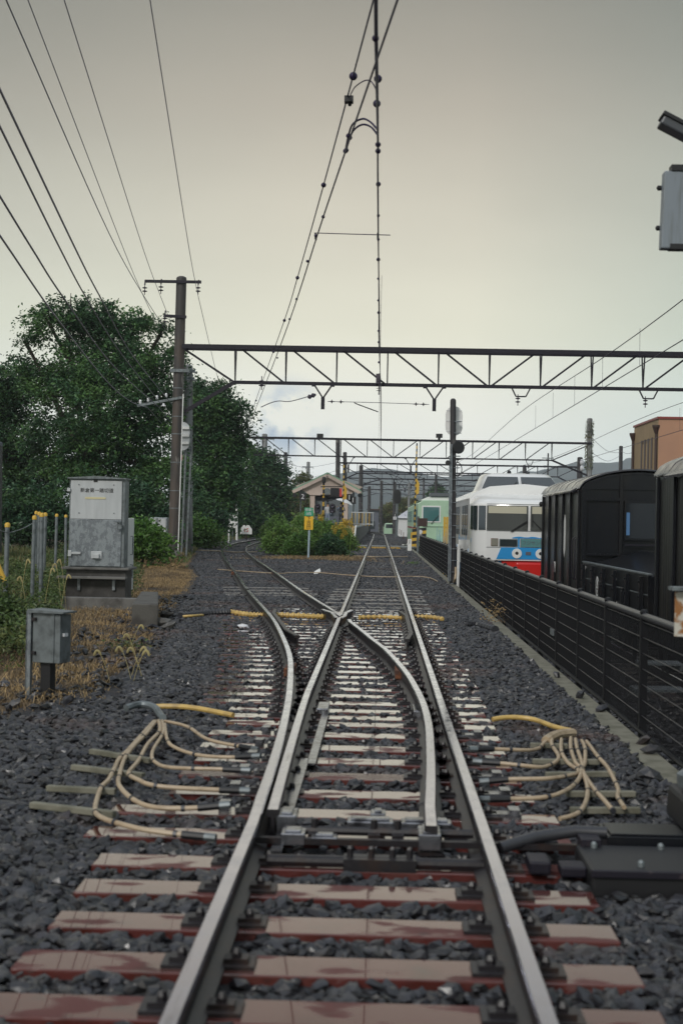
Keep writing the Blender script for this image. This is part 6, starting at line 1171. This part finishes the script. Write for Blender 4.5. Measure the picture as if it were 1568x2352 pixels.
for k, (px, py, Y) in enumerate(((366, 1462, 16), (390, 1440, 18), (376, 1494, 14.5), (395, 1492, 14.6), (350, 1492, 14.3), (400, 1500, 14.0), (300, 1500, 14.2), (62, 1290, 22), (130, 1300, 23), (118, 1310, 22), (140, 1290, 23.5), (155, 1325, 22), (50, 1330, 20))):
    px = px-70 if k < 7 else px; g = np.random.default_rng(500+k); q = P(px, py, Y); zg = soilz(q.x, Y); t = thing('foxtail_grass', (q.x, Y, zg), 'foxtail grass stalk with drooping pale seed head', 'plant', 'foxtail grasses on the left bank')
    b = MB(); s = .06*(1 if k % 2 else -1); pts = [Vector((q.x-s*2, Y, zg)), Vector((q.x-s, Y, zg+(q.z-zg)*.6)), q, q+Vector((s*.6, 0, .02)), q+Vector((s, 0, -.03))]; c_ = catmull(pts, 4); b.tube(c_[:9], .003, 5); b.build('stalk', 'seed', t); b = MB(); b.tube(c_[7:], [.006]+[.013]*(len(c_)-9)+[.004], 7); b.build('seed_head', 'seed', t, smooth=True)
def stems(px, py, Y, n, m, label, h=.3):
    g = np.random.default_rng(int(px)); q = G(px, py, 0); t = thing('weed_tuft', (q.x, q.y, 0), label, 'plant'); C = np.array([q.x, q.y, h*.5])+g.normal(size=(n, 3))*np.array([.12, .12, h*.25]); V, Fc = leaves(C, 0, .045, g); npmesh('foliage', V, Fc, m, t, tuple(t.location))
stems(1136, 1430, 24, 160, 'dry', 'small rusty orange weed tuft growing on the kerb', .35); stems(290, 1492, 14, 120, 'grass', 'small green grass tuft in the straw before the footing block', .12); stems(948, 1296, 50, 120, 'bushleaf', 'tiny green tuft in the ballast by the kerb', .12)
# ------------------------------------------------------------------ mountains and haze
def ridge(name, Y, pts, th, seed):
    g = np.random.default_rng(seed); xs = np.linspace(pts[0][0], pts[-1][0], 160); py = np.interp(xs, [p[0] for p in pts], [p[1] for p in pts]); V = []; n = len(xs); nr = 16
    ph = g.random(12)*6.28
    for j in range(nr):
        f = j/(nr-1)
        for i, (x, yy) in enumerate(zip(xs, py)):
            q = P(x, yy, Y); hz = q.z; bump = sum(math.sin(x*.02*(k+1)*1.3+f*3*(k % 3)+ph[k])/(k+1) for k in range(7)); V.append((q.x*(1-.35*(1-f)), Y-(1-f)*th+bump*20, -2+(hz+2)*f**.8+bump*hz*.035))
    Fc = np.array([(j*n+i, j*n+i+1, (j+1)*n+i+1, (j+1)*n+i) for j in range(nr-1) for i in range(n-1)]); tag(npmesh(name, np.array(V), Fc, 'mount', smooth=True), kind='structure')
ridge('hill', 1500, [(200, 1190), (560, 1180), (700, 1150), (800, 1120), (900, 1135), (1000, 1118), (1120, 1112), (1250, 1104), (1400, 1092), (1600, 1078), (1900, 1060)], 400, 3)
ridge('mountains', 2200, [(300, 1150), (600, 1130), (760, 1090), (900, 1075), (1040, 1098), (1200, 1082), (1350, 1064), (1500, 1046), (1900, 1020)], 500, 5)
b = MB(); b.box(-1400, 1400, -40, 2300, -3, 150); hz = b.build('haze', 'white'); tag(hz, kind='stuff')
hm = bpy.data.materials.new('haze_air'); hm.use_nodes = True; nt = hm.node_tree; nt.nodes.clear(); pv = nt.nodes.new('ShaderNodeVolumePrincipled'); oo = nt.nodes.new('ShaderNodeOutputMaterial'); pv.inputs['Color'].default_value = (.93, .97, 1, 1); pv.inputs['Density'].default_value = .00024; nt.links.new(pv.outputs[0], oo.inputs['Volume']); hz.data.materials.clear(); hz.data.materials.append(hm)
# ------------------------------------------------------------------ sky and light
W = bpy.data.worlds.new('World'); S.world = W; W.use_nodes = True; nt = W.node_tree; N = nt.nodes; L = nt.links; N.clear()
out = N.new('ShaderNodeOutputWorld'); sky = N.new('ShaderNodeTexSky'); sky.sky_type = 'NISHITA'; sky.sun_disc = False; sky.sun_elevation = R_(35); sky.sun_rotation = R_(205)
bg1 = N.new('ShaderNodeBackground'); bg1.inputs[1].default_value = .08; L.new(sky.outputs[0], bg1.inputs[0])
tc = N.new('ShaderNodeTexCoord'); sep = N.new('ShaderNodeSeparateXYZ'); L.new(tc.outputs['Generated'], sep.inputs[0])
cr = N.new('ShaderNodeValToRGB'); els = cr.color_ramp.elements
def lin(c): return tuple(((v/255)/12.92 if v/255 <= .04045 else ((v/255+.055)/1.055)**2.4) for v in c)
stops = [(0, (226, 234, 240)), (.035, (258, 262, 260)), (.065, (264, 264, 253)), (.13, (236, 233, 211)), (.2, (212, 206, 187)), (.28, (181, 173, 157)), (.36, (146, 142, 130)), (.6, (196, 200, 206)), (1, (206, 212, 220))]  # darker stops near the frame top include painted lens falloff
els[0].position = 0; els[0].color = (*lin(stops[0][1]), 1); els[1].position = 1; els[1].color = (*lin(stops[-1][1]), 1)
for p_, c in stops[1:-1]: e = els.new(p_); e.color = (*lin(c), 1)
L.new(sep.outputs['Z'], cr.inputs[0])
no = N.new('ShaderNodeTexNoise'); no.inputs['Scale'].default_value = 2.2; no.inputs['Detail'].default_value = 5; mp = N.new('ShaderNodeMapping'); mp.inputs['Scale'].default_value = (1, 1, 3); L.new(tc.outputs['Generated'], mp.inputs[0]); L.new(mp.outputs[0], no.inputs['Vector'])
mr = N.new('ShaderNodeMapRange'); mr.inputs[1].default_value = .3; mr.inputs[2].default_value = .7; mr.inputs[3].default_value = .89; mr.inputs[4].default_value = 1.07; L.new(no.outputs['Fac'], mr.inputs[0])
mul = N.new('ShaderNodeMix'); mul.data_type = 'RGBA'; mul.blend_type = 'MULTIPLY'; mul.inputs[0].default_value = 1; L.new(cr.outputs[0], mul.inputs[6]); L.new(mr.outputs[0], mul.inputs[7])
# lens falloff painted into both sky sides, blue gap above the left trees
mx = N.new('ShaderNodeMapRange'); mx.inputs[1].default_value = .06; mx.inputs[2].default_value = .24; L.new(sep.outputs['X'], mx.inputs[0])
mx2 = N.new('ShaderNodeMapRange'); mx2.inputs[1].default_value = -.06; mx2.inputs[2].default_value = -.3; mx2.inputs[4].default_value = .6; L.new(sep.outputs['X'], mx2.inputs[0])
dk_ = N.new('ShaderNodeMix'); dk_.data_type = 'RGBA'; dk_.blend_type = 'MULTIPLY'; dk_.inputs[7].default_value = (.66, .76, .80, 1); L.new(mx.outputs[0], dk_.inputs[0]); L.new(mul.outputs[2], dk_.inputs[6])
dk2 = N.new('ShaderNodeMix'); dk2.data_type = 'RGBA'; dk2.blend_type = 'MULTIPLY'; dk2.inputs[7].default_value = (.66, .74, .78, 1); L.new(mx2.outputs[0], dk2.inputs[0]); L.new(dk_.outputs[2], dk2.inputs[6])
dr_ = ray(660, 970).normalized(); vd = N.new('ShaderNodeVectorMath'); vd.operation = 'DISTANCE'; vd.inputs[1].default_value = dr_; sc = N.new('ShaderNodeMapping'); L.new(tc.outputs['Generated'], vd.inputs[0])
m3 = N.new('ShaderNodeMapRange'); m3.interpolation_type = 'SMOOTHSTEP'; m3.inputs[1].default_value = .038; m3.inputs[2].default_value = .008; L.new(vd.outputs['Value'], m3.inputs[0])
n3 = N.new('ShaderNodeTexNoise'); n3.inputs['Scale'].default_value = 48; n3.inputs['Detail'].default_value = 4; L.new(tc.outputs['Generated'], n3.inputs['Vector']); m4 = N.new('ShaderNodeMapRange'); m4.inputs[1].default_value = .42; m4.inputs[2].default_value = .6; L.new(n3.outputs['Fac'], m4.inputs[0])
ml = N.new('ShaderNodeMath'); ml.operation = 'MULTIPLY'; L.new(m3.outputs[0], ml.inputs[0]); L.new(m4.outputs[0], ml.inputs[1])
gp_ = N.new('ShaderNodeMix'); gp_.data_type = 'RGBA'; gp_.inputs[7].default_value = (*lin((168, 188, 212)), 1); L.new(ml.outputs[0], gp_.inputs[0]); L.new(dk2.outputs[2], gp_.inputs[6])
bg2 = N.new('ShaderNodeBackground'); bg2.inputs[1].default_value = 1.12; L.new(gp_.outputs[2], bg2.inputs[0])
ms = N.new('ShaderNodeMixShader'); ms.inputs[0].default_value = .94; L.new(bg1.outputs[0], ms.inputs[1]); L.new(bg2.outputs[0], ms.inputs[2]); L.new(ms.outputs[0], out.inputs[0])
ld = bpy.data.lights.new('sun', 'SUN'); ld.energy = 1.5; ld.angle = R_(12); ld.color = (1, .97, .92); lo = bpy.data.objects.new('sun', ld); COL.objects.link(lo); lo.rotation_euler = (R_(55), 0, R_(-25))
S.view_settings.view_transform = 'Standard'; S.view_settings.look = 'None'; S.view_settings.exposure = 0; S.view_settings.gamma = 1
S.cycles.volume_bounces = 2; S.cycles.max_bounces = 6
